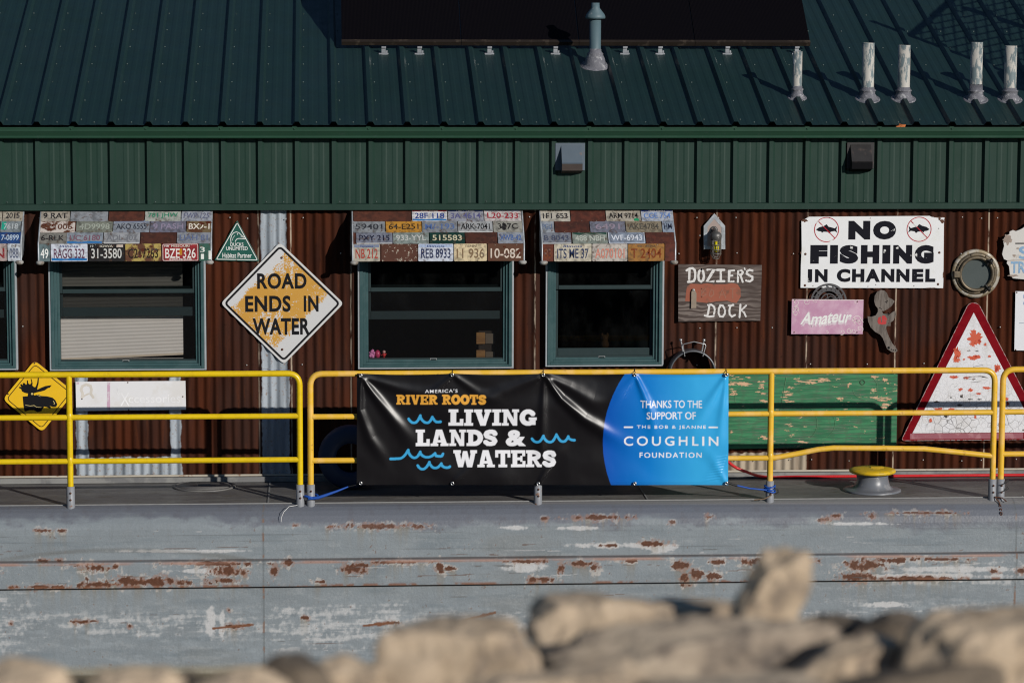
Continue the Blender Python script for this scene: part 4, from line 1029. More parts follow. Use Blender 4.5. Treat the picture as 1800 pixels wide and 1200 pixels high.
b.tube([(x6 - .03, RY - .035, .09), tuple(onY(1318, 858, RY - .04)), tuple(onY(1296, 853, RY - .04))], .007, 8)
b.tube([tuple(onY(1296, 853, RY - .04)), tuple(onY(1289, 851.5, RY - .04)), tuple(onY(1280, 848, RY - .04))], .0085, 8, 1)
b.tube([(x6 + .03, RY - .035, .10), (x6 + .062, RY - .03, .095), (x6 + .066, RY - .03, .07), (x6 + .04, RY - .03, .055)], .006, 8, 1)
b.tube([(x6 + .01, RY - .045, .05), (x6 - .05, RY - .05, .02), (x6 - .13, RY - .02, .008)], .005, 6, 2)
tag(b.build('bungee_cord', [m_blue, m_black, mat('rope_tan', (.2, .14, .09), .9)], loc=(x6, RY, .06)), 'blue bungee cord wound round the post right of the banner', 'cord')
b = MB(); x7 = pxp(524)
b.tube([(x7 - .01, RY - .04, .0), tuple(onY(508, 890, -1.2)), tuple(onY(499, 899, -1.235)), tuple(onY(495, 908, -1.25)), tuple(onY(494, 917, -1.256))], .0022, 6)
tag(b.build('white_string', mat('white_string', (.7, .7, .68), .8), loc=(x7, RY, 0)), 'thin white string hanging over the barge edge by the lemon post', 'string')
xg = X(1753, 880, RY)
b = MB(); b.tube([(xg - .03, RY - .04, .02), (xg, RY - .06, -.02), (xg + .006, RY - .085, -.045)], .005, 6)
for k in range(3): b.tube([(xg + .005 + .008 * math.cos(a), RY - .085 - .022 * k, -.055 - .024 * k + .015 * math.sin(a)) for a in np.linspace(0, 6.28, 12)][:-1], .0035, 6, 0, True)
b.tube([(xg - .03, RY - .04, .02), (xg + .03, RY - .05, .012), (xg + .06, RY - .07, -.015)], .005, 6)
tag(b.build('hook_chain', m_bolt, loc=(xg, RY, 0)), 'short rusty hook and chain between the two golden end posts', 'chain')

# hose, tyre, leaves
b = MB(); m_hose = mat('red_hose', (.55, .018, .022), .3, var=.15)
HP = [(1262, 790), (1280, 812), (1292, 821), (1310, 829), (1340, 832.5), (1400, 832), (1460, 830.5), (1500, 828.5), (1570, 826), (1640, 825), (1700, 825), (1750, 827), (1800, 829), (1860, 830)]
hp = [onY(1258, 770, -.42), onY(1270, 799, -.40), onY(1281, 812, -.38), onY(1294, 821.5, -.36), onY(1310, 828, -.33)]
for a, c_ in HP[4:]:
    p = onZ(a, c_, .016); p.y = max(-.75, min(-.07, p.y)); hp.append(p)
def smooth(P, k=6):
    O = []
    for i in range(len(P) - 1):
        p0, p1, p2, p3 = P[max(i - 1, 0)], P[i], P[i + 1], P[min(i + 2, len(P) - 1)]
        for j in range(k):
            t = j / k; O.append(.5 * ((2 * p1) + (p2 - p0) * t + (2 * p0 - 5 * p1 + 4 * p2 - p3) * t * t + (3 * p1 - p0 - 3 * p2 + p3) * t ** 3))
    return O + [P[-1]]
hp = smooth(hp)
b.tube(hp, .0125, 10)
tag(b.build('garden_hose', m_hose, loc=tuple(hp[24])), 'glossy red hose lying along the deck at the wall foot', 'hose')
c = Vector((X(616, 800, -.40), -.40, .268))
b = MB(); b.lathe(c, [(.12, -.05), (.125, -.075), (.17, -.09), (.235, -.085), (.262, -.06), (.268, 0), (.262, .06), (.235, .085), (.17, .09), (.125, .075), (.12, .05)], 40, 0, (0, -1, 0))
tag(b.build('painted_tyre', mat('dark_blue_rubber', (.010, .028, .075), .6, var=.25), loc=(c.x, c.y, 0)), 'dark blue painted tyre standing in shade behind the banner', 'tyre')
def leaf(c, r, m, label, up):
    b = MB(); V = [(c.x + r * math.cos(a) * (1 if i % 2 else .55), c.y + r * .7 * math.sin(a) * (1 if i % 2 else .6) - (0.0), c.z + up * r * (.3 + .5 * math.sin(a)) + .004 + .006 * (i % 2)) for i, a in enumerate(np.linspace(0, 6.28, 11)[:-1])]
    b.add(V + [(c.x, c.y, c.z + up * r * .5 + .012)], [(i, (i + 1) % 10, 10) for i in range(10)])
    tag(b.build('leaf', m, loc=tuple(c)), label, 'leaf')
leaf(onZ(408, 839.5, 0), .028, mat('dry_leaf', (.42, .24, .12), .8), 'curled dry leaf on the deck left of the gap in the railing', .4)
leaf(onRoof(1585, 223) + Vector((0, 0, -.02)), .05, mat('orange_leaf', (.45, .13, .03), .8), 'orange leaf lying at the roof edge above the gutter', .9)

# ================================================================== canvas: lettering and print drawn as masks over a sheet
class Canvas:
    def __init__(s, x0, y0, x1, y1, ss=3):
        s.x0, s.y0, s.ss = x0, y0, ss
        s.W, s.H = int((x1 - x0) * ss), int((y1 - y0) * ss)
        s.a = np.zeros((s.H, s.W, 4), np.float32)
        s.gx = x0 + (np.arange(s.W) + .5) / ss; s.gy = y0 + (np.arange(s.H) + .5) / ss
    def win(s, xa, ya, xb, yb):
        i0, i1 = max(0, int((xa - s.x0) * s.ss) - 2), min(s.W, int((xb - s.x0) * s.ss) + 3)
        j0, j1 = max(0, int((ya - s.y0) * s.ss) - 2), min(s.H, int((yb - s.y0) * s.ss) + 3)
        gx, gy = np.meshgrid(s.gx[i0:i1], s.gy[j0:j1]); return slice(j0, j1), slice(i0, i1), gx, gy
    def put(s, js, is_, m_, c):
        m_ = m_[..., None].astype(np.float32); s.a[js, is_, :3] = s.a[js, is_, :3] * (1 - m_) + np.array(c, np.float32) * m_
    def poly(s, P, c):
        xs_, ys_ = [p[0] for p in P], [p[1] for p in P]
        js, is_, gx, gy = s.win(min(xs_), min(ys_), max(xs_), max(ys_)); ins = np.zeros(gx.shape, bool)
        for i in range(len(P)):
            (ax, ay), (bx, by) = P[i], P[(i + 1) % len(P)]
            if ay == by: continue
            ins ^= ((ay > gy) != (by > gy)) & (gx < (bx - ax) * (gy - ay) / (by - ay) + ax)
        s.put(js, is_, ins, c)
    def stroke(s, P, wd, c):
        xs_, ys_ = [p[0] for p in P], [p[1] for p in P]
        js, is_, gx, gy = s.win(min(xs_) - wd, min(ys_) - wd, max(xs_) + wd, max(ys_) + wd); d = np.full(gx.shape, 1e9)
        for i in range(len(P) - 1):
            (ax, ay), (bx, by) = P[i], P[i + 1]; L = (bx - ax) ** 2 + (by - ay) ** 2 + 1e-9
            t = np.clip(((gx - ax) * (bx - ax) + (gy - ay) * (by - ay)) / L, 0, 1)
            d = np.minimum(d, np.hypot(gx - ax - t * (bx - ax), gy - ay - t * (by - ay)))
        s.put(js, is_, d < wd / 2, c)
    def text(s, t, x0, y0, x1, y1, c, bold=0., sp=1.):
        V, F = text_geo(t, bold, sp); vx, vy = np.array([v[0] for v in V]), np.array([v[1] for v in V])
        vx = x0 + (vx - vx.min()) / (vx.max() - vx.min()) * (x1 - x0); vy = y1 - (vy - vy.min()) / (vy.max() - vy.min()) * (y1 - y0)
        for f in F: s.poly([(vx[i], vy[i]) for i in f], c)
# slab letters: unit cell, y up
def _arc(cx, cy, rx, ry, a0, a1, n=18): return [(cx + rx * math.cos(R_(a)), cy + ry * math.sin(R_(a))) for a in np.linspace(a0, a1, n)]
def _r(x0, x1, y0, y1): return [(x0, y0), (x1, y0), (x1, y1), (x0, y1)]
SLAB = {
 'I': (.52, [_r(.11, .41, 0, 1), _r(0, .52, 0, .17), _r(0, .52, .83, 1)], []),
 'L': (.86, [_r(.12, .44, 0, 1), _r(0, .56, .83, 1), _r(0, .86, 0, .19), _r(.66, .86, 0, .42)], []),
 'V': (1.02, [[(.05, .95), (.40, .95), (.55, .38), (.70, .95), (.97, .95), (.68, 0), (.38, 0)], _r(0, .48, .83, 1), _r(.62, 1.02, .83, 1)], []),
 'N': (1.0, [_r(.10, .30, 0, 1), _r(.70, .90, 0, 1), [(.06, 1), (.36, 1), (.90, 0), (.64, 0)], _r(0, .40, 0, .16), _r(0, .3, .84, 1), _r(.60, 1.0, .84, 1)], []),
 'G': (.98, [_r(.52, .98, .34, .50), _r(.66, .92, .05, .42)], [(_arc(.48, .5, .345, .37, 38, 318), .27)]),
 'A': (1.1, [[(.33, 1), (.70, 1), (1.02, .05), (.70, .05), (.52, .70), (.36, .05), (.10, .05)], _r(.28, .74, .22, .37), _r(0, .46, 0, .16), _r(.60, 1.1, 0, .16)], []),
 'D': (.98, [_r(.10, .40, 0, 1), _r(0, .5, 0, .17), _r(0, .5, .83, 1)], [(_arc(.44, .5, .40, .365, -90, 90), .27)]),
 'S': (.84, [], [([(.70, .74), (.64, .84), (.52, .87), (.38, .87), (.22, .82), (.16, .70), (.22, .58), (.42, .51), (.62, .44), (.70, .30), (.62, .17), (.44, .13), (.28, .14), (.14, .24)], .26)]),
 'O': (1.0, [], [(_arc(.5, .5, .36, .37, 0, 360, 28), .27)]),
 'R': (1.02, [_r(.10, .40, 0, 1), _r(0, .52, 0, .17), _r(0, .5, .83, 1), [(.42, .46), (.68, .46), (1.0, .02), (.70, .02)], _r(.72, 1.02, 0, .16)], [(_arc(.46, .70, .34, .185, -90, 90), .23), ([(.3, .885), (.46, .885)], .23), ([(.3, .515), (.46, .515)], .2)]),
 'W': (1.5, [[(.05, .95), (.40, .95), (.50, .42), (.62, .95), (.88, .95), (1.02, .42), (1.14, .95), (1.44, .95), (1.20, 0), (.88, 0), (.75, .50), (.62, 0), (.32, 0)], _r(0, .48, .83, 1), _r(1.08, 1.5, .83, 1)], []),
 'T': (.96, [_r(.33, .63, 0, 1), _r(0, .96, .80, 1), _r(0, .18, .58, 1), _r(.78, .96, .58, 1), _r(.2, .76, 0, .17)], []),
 'E': (.92, [_r(.10, .40, 0, 1), _r(0, .92, 0, .18), _r(0, .90, .82, 1), _r(.3, .72, .42, .58), _r(.74, .92, 0, .36), _r(.72, .90, .66, 1), _r(.60, .74, .32, .68)], []),
 ' ': (.42, [], []),
}
def slab(cv, word, x0, y0, x1, y1, c, gap=.07):
    tot = sum(SLAB[l][0] for l in word) + gap * (len(word) - 1); k = (x1 - x0) / tot; H = y1 - y0; x = x0
    for l in word:
        w, PL, ST = SLAB[l]
        for P in PL: cv.poly([(x + a * k, y1 - bb * H) for a, bb in P], c)
        for P, wd in ST:
            for dx in (-.02, .02): cv.stroke([(x + (a + dx) * k, y1 - bb * H) for a, bb in P], wd * H, c)
        x += (w + gap) * k

# ------------------------------------------------------------------ the banner
bx0, by0, bx1, by1 = 626, 655, 1282, 853
cv = Canvas(bx0, by0, bx1, by1, 3)
BK = (.006, .005, .006); cv.a[..., :3] = BK
gx, gy = np.meshgrid(cv.gx, cv.gy)
ccx, ccy, rr_ = 1262, 776, 203
inside = ((gx - ccx) / rr_) ** 2 + ((gy - ccy) / 205.0) ** 2 < 1
t = np.clip((gx - 1060) / 190, 0, 1); t2 = np.clip((gy - 655) / 200, 0, 1)
cA, cB, cC = np.array((.001, .075, .42)), np.array((.002, .19, .58)), np.array((.035, .38, .74))
tt = np.clip(t * 1.15 - .12 * (1 - t2) * 0, 0, 1)[..., None]
blue = np.where(tt < .5, cA + (cB - cA) * tt * 2, cB + (cC - cB) * (tt - .5) * 2)
cv.a[..., :3] = np.where(inside[..., None], blue, cv.a[..., :3])
WT, OR, CY = (.80, .80, .83), (.74, .36, .05), (.045, .36, .66)
cv.text("AMERICA'S", 746, 683.5, 803, 689.5, WT, .012, 1.25)
slab(cv, 'RIVER', 696, 693, 768, 710.5, OR, .05); slab(cv, 'ROOTS', 776, 693, 852.5, 710.5, OR, .05)
slab(cv, 'LIVING', 787.5, 719, 942, 748, WT, .05); slab(cv, 'LANDS', 730, 755, 873, 784, WT, .05)
cv.text('&', 888, 755.5, 924, 784.5, WT, .05); slab(cv, 'WATERS', 796, 791.5, 976, 821, WT, .04)
def wave(x0, y0, pat):
    P = [(x0, y0)]
    for dx, amp, up in pat:
        x_ = P[-1][0]; y_ = P[-1][1]
        for k in range(1, 9):
            f = k / 8; P.append((x_ + dx * f, y_ + amp * math.sin(math.pi * f * .94) - up * f ** 3))
        P.append((P[-1][0] + .6, P[-1][1] - 3)); P.append((P[-1][0] + 1.2, P[-1][1] + 5.5))
    cv.stroke(P[:-2], 4.4, CY)
def crest(L):
    """rows of small waves: dips and crests through L, smoothed"""
    P = []
    for i in range(len(L) - 1):
        (ax, ay), (bx, by) = L[i], L[i + 1]
        for k in range(10):
            f = k / 10
            if by < ay: g = f ** 2.2                                 # rising to a crest, concave
            else: g = 1 - (1 - f) ** 2.2
            P.append((ax + (bx - ax) * f, ay + (by - ay) * g))
    P.append(L[-1]); cv.stroke(P, 4.4, CY)
crest([(717.5, 736), (727, 743), (738, 730), (739, 735), (750, 743), (759, 732.5), (761, 736), (768, 741.5), (773.5, 741)])
crest([(934, 771), (943, 777), (954, 765.5), (955, 769), (966, 777), (977, 763.5), (979, 767), (989, 776), (998, 767), (1000, 771), (1009, 773.5)])
crest([(686, 806.5), (700, 806), (717, 790.5), (718, 796), (728, 804.5), (738, 794), (740, 799), (750, 803.5), (764, 796.5), (766, 801), (774, 802), (778, 797.5)])
crest([(733.5, 818), (742, 824.5), (754, 812), (756, 817), (764, 822.5), (775, 814.5), (777, 819), (785, 822), (790, 820)])
cv.text('THANKS TO THE', 1125, 703, 1234, 716.5, WT, .012); cv.text('SUPPORT OF', 1136, 723.5, 1223, 736.5, WT, .012)
cv.text('THE BOB & JEANNE', 1119, 747, 1241, 754.5, WT, .010, 1.3)
cv.stroke([(1097, 750.5), (1111, 750.5)], 3, WT); cv.stroke([(1247, 750.5), (1261, 750.5)], 3, WT)
cv.text('COUGHLIN', 1096, 766.5, 1263, 783, WT, .012, 1.4); cv.text('FOUNDATION', 1124, 795, 1234, 804.5, WT, .016, 1.3)
NU, NV = 920, 280
iu, iv = np.meshgrid(np.linspace(0, 1, NU), np.linspace(0, 1, NV))
YB = RY - .050
def corner(px, py): p = onY(px, py, YB); return np.array((p.x, p.z))
TL, TR, BL, BR = corner(627.5, 656.5), corner(1281, 656.5), corner(627, 852), corner(1280, 852.5)
pos = ((1 - iv)[..., None] * ((1 - iu)[..., None] * TL + iu[..., None] * TR) + iv[..., None] * ((1 - iu)[..., None] * BL + iu[..., None] * BR))
pu, pv = 627 + iu * 654, 656.5 + iv * 196
GRT = [(634, 660), (795, 659), (955, 659), (1116, 659), (1277, 659)]; GRB = [(634, 849), (795, 849.5), (946, 850), (1116, 849.5), (1277, 849)]
sag = np.zeros_like(iu)
for i in range(4):
    a, c_ = GRT[i][0], GRT[i + 1][0]; f = np.clip((pu - a) / (c_ - a), 0, 1); sag += 4 * f * (1 - f)
pos[..., 1] -= sag * .010 * np.exp(-iv * 6)
D = np.zeros_like(iu)
def fold(P, wd, amp, soft=1.0):
    """a soft ridge along the polyline P, fading in and out"""
    global D
    best = np.full(iu.shape, 1e9); tb = np.zeros_like(iu); tot = sum(math.dist(P[i], P[i + 1]) for i in range(len(P) - 1)); acc = 0
    for i in range(len(P) - 1):
        (ax, ay), (bx, by) = P[i], P[i + 1]; L = math.dist(P[i], P[i + 1])
        t = np.clip(((pu - ax) * (bx - ax) + (pv - ay) * (by - ay)) / (L * L), 0, 1)
        d = np.hypot(pu - ax - t * (bx - ax), pv - ay - t * (by - ay)); sel = d < best
        best = np.where(sel, d, best); tb = np.where(sel, (acc + t * L) / tot, tb); acc += L
    w_ = wd * (.35 + .9 * tb)
    D = D + amp * np.exp(-(best / w_) ** 2) * sstep(0, .12, tb + .04) * sstep(1.05, .55, tb)
fold([(634, 660), (655, 690), (690, 735), (735, 790)], 12, .020); fold([(634, 660), (632, 720), (650, 770), (690, 830)], 10, .016)
fold([(634, 660), (700, 682), (790, 700)], 12, .010)
fold([(955, 659), (985, 700), (1025, 735), (1075, 765), (1120, 790)], 12, .024); fold([(955, 659), (1000, 680), (1040, 705), (1090, 715)], 14, .015)
fold([(955, 659), (880, 690), (800, 735)], 16, .012); fold([(955, 659), (952, 740), (948, 848)], 10, .010)
fold([(1116, 659), (1130, 690), (1145, 730), (1150, 780)], 10, .016); fold([(1116, 659), (1090, 690), (1060, 720)], 12, .010)
fold([(1277, 659), (1245, 710), (1205, 765)], 12, .018); fold([(1277, 659), (1268, 740), (1262, 800)], 9, .012)
fold([(795, 659), (760, 690), (715, 730)], 12, .009); fold([(795, 659), (840, 690), (900, 715)], 12, .009)
fold([(946, 850), (975, 800), (1010, 770)], 10, .008); fold([(795, 849), (830, 820), (870, 800)], 12, .006); fold([(1277, 849), (1250, 800), (1220, 780)], 12, .008)
for k in range(9): fold([(1279 - k * 1.5, 800 + k * 5), (1255 - k * 3, 806 + k * 5)], 2.2, .003)
D += (fbm(pu / 80 + 3, pv / 60, 2, 8) - .5) * .026 + (fbm(pu / 20, pv / 26, 2, 18) - .5) * .0018
D = np.maximum(D * sstep(0, .03, iv + .02), -.012)
PV = np.stack([pos[..., 0], YB - D + .006, pos[..., 1]], -1)
ii = np.clip(((pu - bx0) * 3).astype(int), 1, cv.W - 2); jj = np.clip(((pv - by0) * 3).astype(int), 1, cv.H - 2)
cc = np.zeros(iu.shape + (4,), np.float32)
for dj in (-1, 0, 1):
    for di in (-1, 0, 1): cc[..., :3] += cv.a[jj + dj, ii + di, :3] / 9
hem = np.maximum(sstep(.030, .022, np.minimum(iv, 1 - iv)), 0); cc[..., :3] *= (1 - .12 * hem)[..., None]
ban = thing('vinyl_banner', 'long black and blue vinyl banner thanking a foundation, laced to the railing', 'banner', (pos[0, NU // 2, 0], YB, BL[1]))
q = NT('printed_vinyl'); a = q.n('Attribute', attribute_name='Col'); q.l(a.outputs[0], q.b.inputs['Base Color'])
q.b.inputs['Roughness'].default_value = .33; q.b.inputs['Specular IOR Level'].default_value = .38
q.bump(q.noise(500, 2, .5, q.coord()), .08, .002); m_vinyl = q.m
grid_obj('sheet', PV[::-1], NU, NV, cc[::-1], m_vinyl, ban)
m_gromm = mat('nickel_grommet', (.6, .6, .6), .25, .9)
for px, py in GRT + GRB:
    p = onY(px, py, YB - .014); b = MB(); b.lathe(p, [(.006, 0), (.008, .004), (.013, .004), (.015, 0), (.015, -.006)], 16, 0, (0, -1, 0)); b.lathe(p + Vector((0, .001, 0)), [(.0065, 0), (0, .0005)], 12, 1, (0, -1, 0))
    b.build('grommet', [m_gromm, m_dark], ban)
for px, py in GRT[1:]:
    p = onY(px, py, YB - .016); b = MB()
    b.tube([p, (p.x + .002, YB - .02, p.z + .02), (p.x + .003, RY - RR - .006, B_t + .012), (p.x + .004, RY, B_t + RR + .004)], .003, 6); b.build('zip_tie', m_black, ban)

# ================================================================== signs and things on the wall
YS = -.020
def sign_thing(name, label, cat, px, py, Y=YS, group='signs and boards fixed to the rusty wall'):
    p = onY(px, py, Y); return thing(name, label, cat, (p.x, Y, p.z), group)
def rpoly(P, r, k=4):
    """round the corners of polygon P"""
    O = []
    n = len(P)
    for i in range(n):
        a, c_, e = Vector(P[i - 1]), Vector(P[i]), Vector(P[(i + 1) % n])
        p0, p2 = c_ + (a - c_).normalized() * r, c_ + (e - c_).normalized() * r
        for j in range(k + 1):
            t = j / k; v = p0 * (1 - t) ** 2 + c_ * 2 * t * (1 - t) + p2 * t * t; O.append((v.x, v.y))
    return O
def inset(P, d):
    cx, cy = sum(p[0] for p in P) / len(P), sum(p[1] for p in P) / len(P); O = []
    n = len(P)
    for i in range(n):
        a, c_, e = Vector(P[i - 1]), Vector(P[i]), Vector(P[(i + 1) % n])
        t1, t2 = (c_ - a).normalized(), (e - c_).normalized()
        n1, n2 = Vector((-t1.y, t1.x)), Vector((-t2.y, t2.x))
        if n1.dot(Vector((cx, cy)) - c_) < 0: n1 = -n1
        if n2.dot(Vector((cx, cy)) - c_) < 0: n2 = -n2
        bis = (n1 + n2); bis = bis / max(.2, bis.dot(n1)) if bis.length > 1e-6 else n1
        O.append(tuple(c_ + bis * d))
    return O
def sbox(b, t, x0, y0, x1, y1, d, m, bold=0., ang=0., shear=0., sp=1., Y=YS, jit=0.):
    a, c_ = onY(x0, y0, Y), onY(x1, y1, Y)
    b.text(t, (a.x + c_.x) / 2, (a.z + c_.z) / 2, abs(c_.x - a.x), abs(a.z - c_.z), d, m, bold, ang, shear, sp, jit)
def bolts(b, L, m, d, r=.007, Y=YS):
    for px, py in L:
        p = onY(px, py, Y); b.lathe(b.w(p.x, p.z, d), [(r, 0), (r * .8, .004), (0, .005)], 8, m, (0, -1, 0))
def signmb(Y=YS):
    b = MB(); b.frame((0, Y, 0)); return b
m_ink = mat('sign_black', (.010, .010, .012), .6, var=.15, spec=.08)
def worn_ink(name, c, under, thr, ns): return mat(name, c, .6, c2=under, thr=thr, ns=ns, soft=.025, var=.1, spec=.06)
m_al = mat('bare_aluminium', (.55, .55, .55), .45, .4, var=.1)

# --- ROAD ENDS IN WATER
rd = sign_thing('road_sign', 'large diamond road sign reading ROAD ENDS IN WATER, faded yellow peeling to white', 'sign', 496, 534)
cx0 = onY(496, 534, YS)
q = NT('peeling_yellow_sheeting'); co = q.n('TexCoord'); sp = q.n('SeparateXYZ'); q.l(co.outputs['Object'], sp.inputs[0])
bb = q.math('SUBTRACT', sp.outputs[2], sp.outputs[0])            # towards the upper left edge
nzs = q.noise(16, 9, .72, q.coord()); nzb = q.noise(3.2, 3, .5, q.coord()); nzf = q.noise(70, 6, .7, q.coord((1, 1, 1)))
h = q.math('ADD', q.math('MULTIPLY', nzs, .50), q.math('MULTIPLY', nzb, .50)); h = q.math('ADD', h, q.math('MULTIPLY', nzf, .60))
e1 = q.step(bb, .33, .50); e2 = q.step(bb, -.24, -.45)
e3 = q.math('MULTIPLY', q.step(q.math('ABSOLUTE', q.math('ADD', sp.outputs[0], .02)), .16, .0), q.step(sp.outputs[2], .12, .38))
wv = q.math('ADD', h, q.math('MULTIPLY', q.math('MAXIMUM', e1, e2), .42)); wv = q.math('ADD', wv, q.math('MULTIPLY', e3, .10))
mk_ = q.step(wv, .872, .90)
yel = q.mix(q.noise(5, 4, .5, q.coord()), (.50, .245, .030), (.60, .33, .060))
q.l(q.mix(mk_, yel, (.57, .57, .57)), q.b.inputs['Base Color']); q.b.inputs['Roughness'].default_value = .45
m_peel = q.m
C4 = pts([(388, 533), (499, 640), (604, 533), (492, 426)], YS)
b = signmb(); P = rpoly(C4, .035); b.prism(P, 0, .004, 0, 2)
Pi = inset(C4, .026); b.ribbon(rpoly(Pi, .030), .017, .0052, 1, True)
b.ribbon(rpoly(inset(C4, .008), .034), .016, .0046, 3, True)
sbox(b, 'ROAD', 452, 480, 539, 507.5, .0056, 4, .032, sp=1.1); sbox(b, 'ENDS', 431, 519.5, 511, 548, .0056, 4, .032, sp=1.08); sbox(b, 'IN', 534, 519.5, 560, 547.5, .0056, 4, .032, sp=1.1); sbox(b, 'WATER', 444, 559, 545, 588, .0056, 4, .032, sp=1.05)
bolts(b, [(495, 453), (496, 614)], 5, .005, .011)
b.build('panel', [m_peel, worn_ink('road_border', (.012, .012, .014), (.3, .25, .12), .70, 18), m_al, mat('sheeting_white', (.58, .58, .57), .45, var=.08), worn_ink('road_ink', (.012, .012, .014), (.4, .3, .12), .74, 30), m_bolt], rd)

# --- green triangle with a duck's head
dk = sign_thing('triangle_plaque', 'small green triangular plaque with a white duck head outline', 'sign', 417, 430)
C3 = pts([(377, 457.5), (456, 459), (417, 387)], YS); b = signmb(); b.prism(rpoly(C3, .012), 0, .006, 0, 1)
b.ribbon(rpoly(inset(C3, .010), .010), .006, .0072, 1, True)
def st(L, wd, m=1, d=.0076, close=False, Y=YS, bb=None): (bb or b).ribbon(pts(L, Y), wd, d, m, close)
def z2(L, ox=380, oy=360, s=4): return [(ox + x / s, oy + y / s) for x, y in L]
st(z2([(104, 262), (102, 240), (108, 215), (122, 197), (142, 190), (160, 196), (172, 208), (182, 218), (208, 232), (206, 238), (180, 238), (160, 236), (146, 240), (138, 250), (134, 258)]), .0055)
st(z2([(172, 222), (192, 230)]), .003); b.disc(*pts([z2([(150, 206)])[0]], YS)[0], .005, .0078, 1, 10)
st(z2([(114, 250), (118, 232), (132, 214)]), .003)
sbox(b, 'DUCKS', 405, 426.5, 428, 432.5, .0078, 1, .012); sbox(b, 'UNLIMITED', 397.5, 433.5, 435.5, 439.5, .0078, 1, .012); sbox(b, 'Habitat Partner', 391, 444.5, 442.5, 453, .0078, 1, .012)
bolts(b, [(416.5, 392), (415.5, 457)], 2, .006, .005)
b.build('panel', [mat('plaque_green', (.012, .088, .066), .4, var=.08), mat('plaque_white', (.72, .72, .70), .5, var=.05), m_bolt], dk)

# --- moose crossing
ms_ = sign_thing('moose_sign', 'yellow diamond sign with a black moose head, behind the lemon railing', 'sign', 66, 695)
Mz = lambda L: [(x / 4, 620 + y / 4) for x, y in L]
C4 = pts(Mz([(243, 52), (20, 325), (297, 556), (522, 276)]), YS); b = signmb(); b.prism(rpoly(C4, .045), 0, .004, 0, 2)
b.ribbon(rpoly(inset(C4, .024), .035), .006, .0052, 1, True)
MO = [(172, 408), (166, 370), (160, 306), (196, 303), (198, 284), (175, 280), (156, 270), (150, 254), (134, 245), (138, 236), (152, 240), (142, 222), (152, 218), (164, 228), (160, 212), (172, 210), (184, 224), (190, 216), (190, 192), (196, 192), (200, 214), (212, 222), (222, 208), (216, 182), (222, 182), (230, 212), (228, 228), (240, 240), (252, 238), (262, 210), (267, 174), (274, 176), (272, 214), (266, 236), (262, 258), (290, 244), (320, 232), (364, 226), (350, 244), (338, 246), (316, 262), (290, 270), (262, 276), (236, 284), (240, 298), (270, 292), (292, 302), (330, 304), (370, 314), (390, 332), (403, 360), (396, 378), (376, 380), (350, 372), (362, 384), (350, 390), (330, 380), (312, 376), (296, 396), (292, 408), (266, 416), (238, 402), (206, 402), (182, 410)]
b.flat(pts(Mz(MO), YS)[::-1], .0056, 1)
b.ribbon(pts(Mz([(180, 366), (215, 372), (240, 368), (258, 380), (290, 382)]), YS), .004, .0066, 3); b.ribbon(pts(Mz([(376, 338), (384, 352), (380, 360)]), YS), .005, .0066, 3); b.ribbon(pts(Mz([(262, 294), (285, 306), (284, 296)]), YS), .003, .0066, 3)  # pale inner lines of the moose head
b.disc(*pts(Mz([(226, 287)]), YS)[0], .009, .0068, 3, 10)
bolts(b, Mz([(243, 72), (57, 288), (505, 278)]), 4, .005, .007)
b.build('panel', [mat('moose_yellow', (.78, .47, .012), .4, var=.06), m_ink, m_al, mat('moose_detail', (.62, .5, .2), .4), m_bolt], ms_)

# --- faded white shop board
xs_ = sign_thing('faded_board', 'long white board with almost vanished lettering and a pink stripe', 'sign', 230, 695)
P = pts([(134, 722), (327, 719.5), (326, 669), (133, 670.5)], YS); b = signmb(); b.prism(P, 0, .006, 0)
Xz = lambda L: [(120 + x * 220 / 1800, 655 + y * 220 / 1800) for x, y in L]
b.flat(pts(Xz([(562, 132), (562, 300), (556, 480), (566, 540), (604, 536), (600, 330), (604, 132)]), YS)[::-1], .0068, 1)
b.flat(pts(Xz([(120, 132), (120, 170), (158, 166), (156, 132)]), YS)[::-1], .0068, 1)
b.ribbon(pts(Xz([(200, 350), (210, 300), (185, 240), (205, 190), (260, 165), (320, 185), (335, 240), (325, 300), (360, 350)]), YS), .022, .0068, 2)
b.ribbon(pts(Xz([(200, 350), (250, 320), (290, 300)]), YS), .014, .0070, 2)
sbox(b, 'X', 211, 690, 228, 713, .0068, 3, 0); sbox(b, 'ccessories', 226, 694, 317, 707, .0068, 3, .0)
b.ribbon(pts(Xz([(700, 230), (740, 300), (720, 320), (690, 260), (730, 210)]), YS), .005, .0068, 3)
bolts(b, Xz([(198, 373), (857, 137), (870, 530), (1648, 340)]), 4, .006, .006)
b.build('panel', [mat('faded_white', (.72, .72, .735), .5, c2=(.68, .67, .66), thr=.55, ns=4, var=.05), mat('faded_pink', (.55, .36, .47), .5, c2=(.63, .55, .6), thr=.55, ns=20, var=.08), mat('faded_beige', (.60, .56, .50), .5), mat('ghost_white', (.80, .80, .81), .4), m_bolt], xs_)

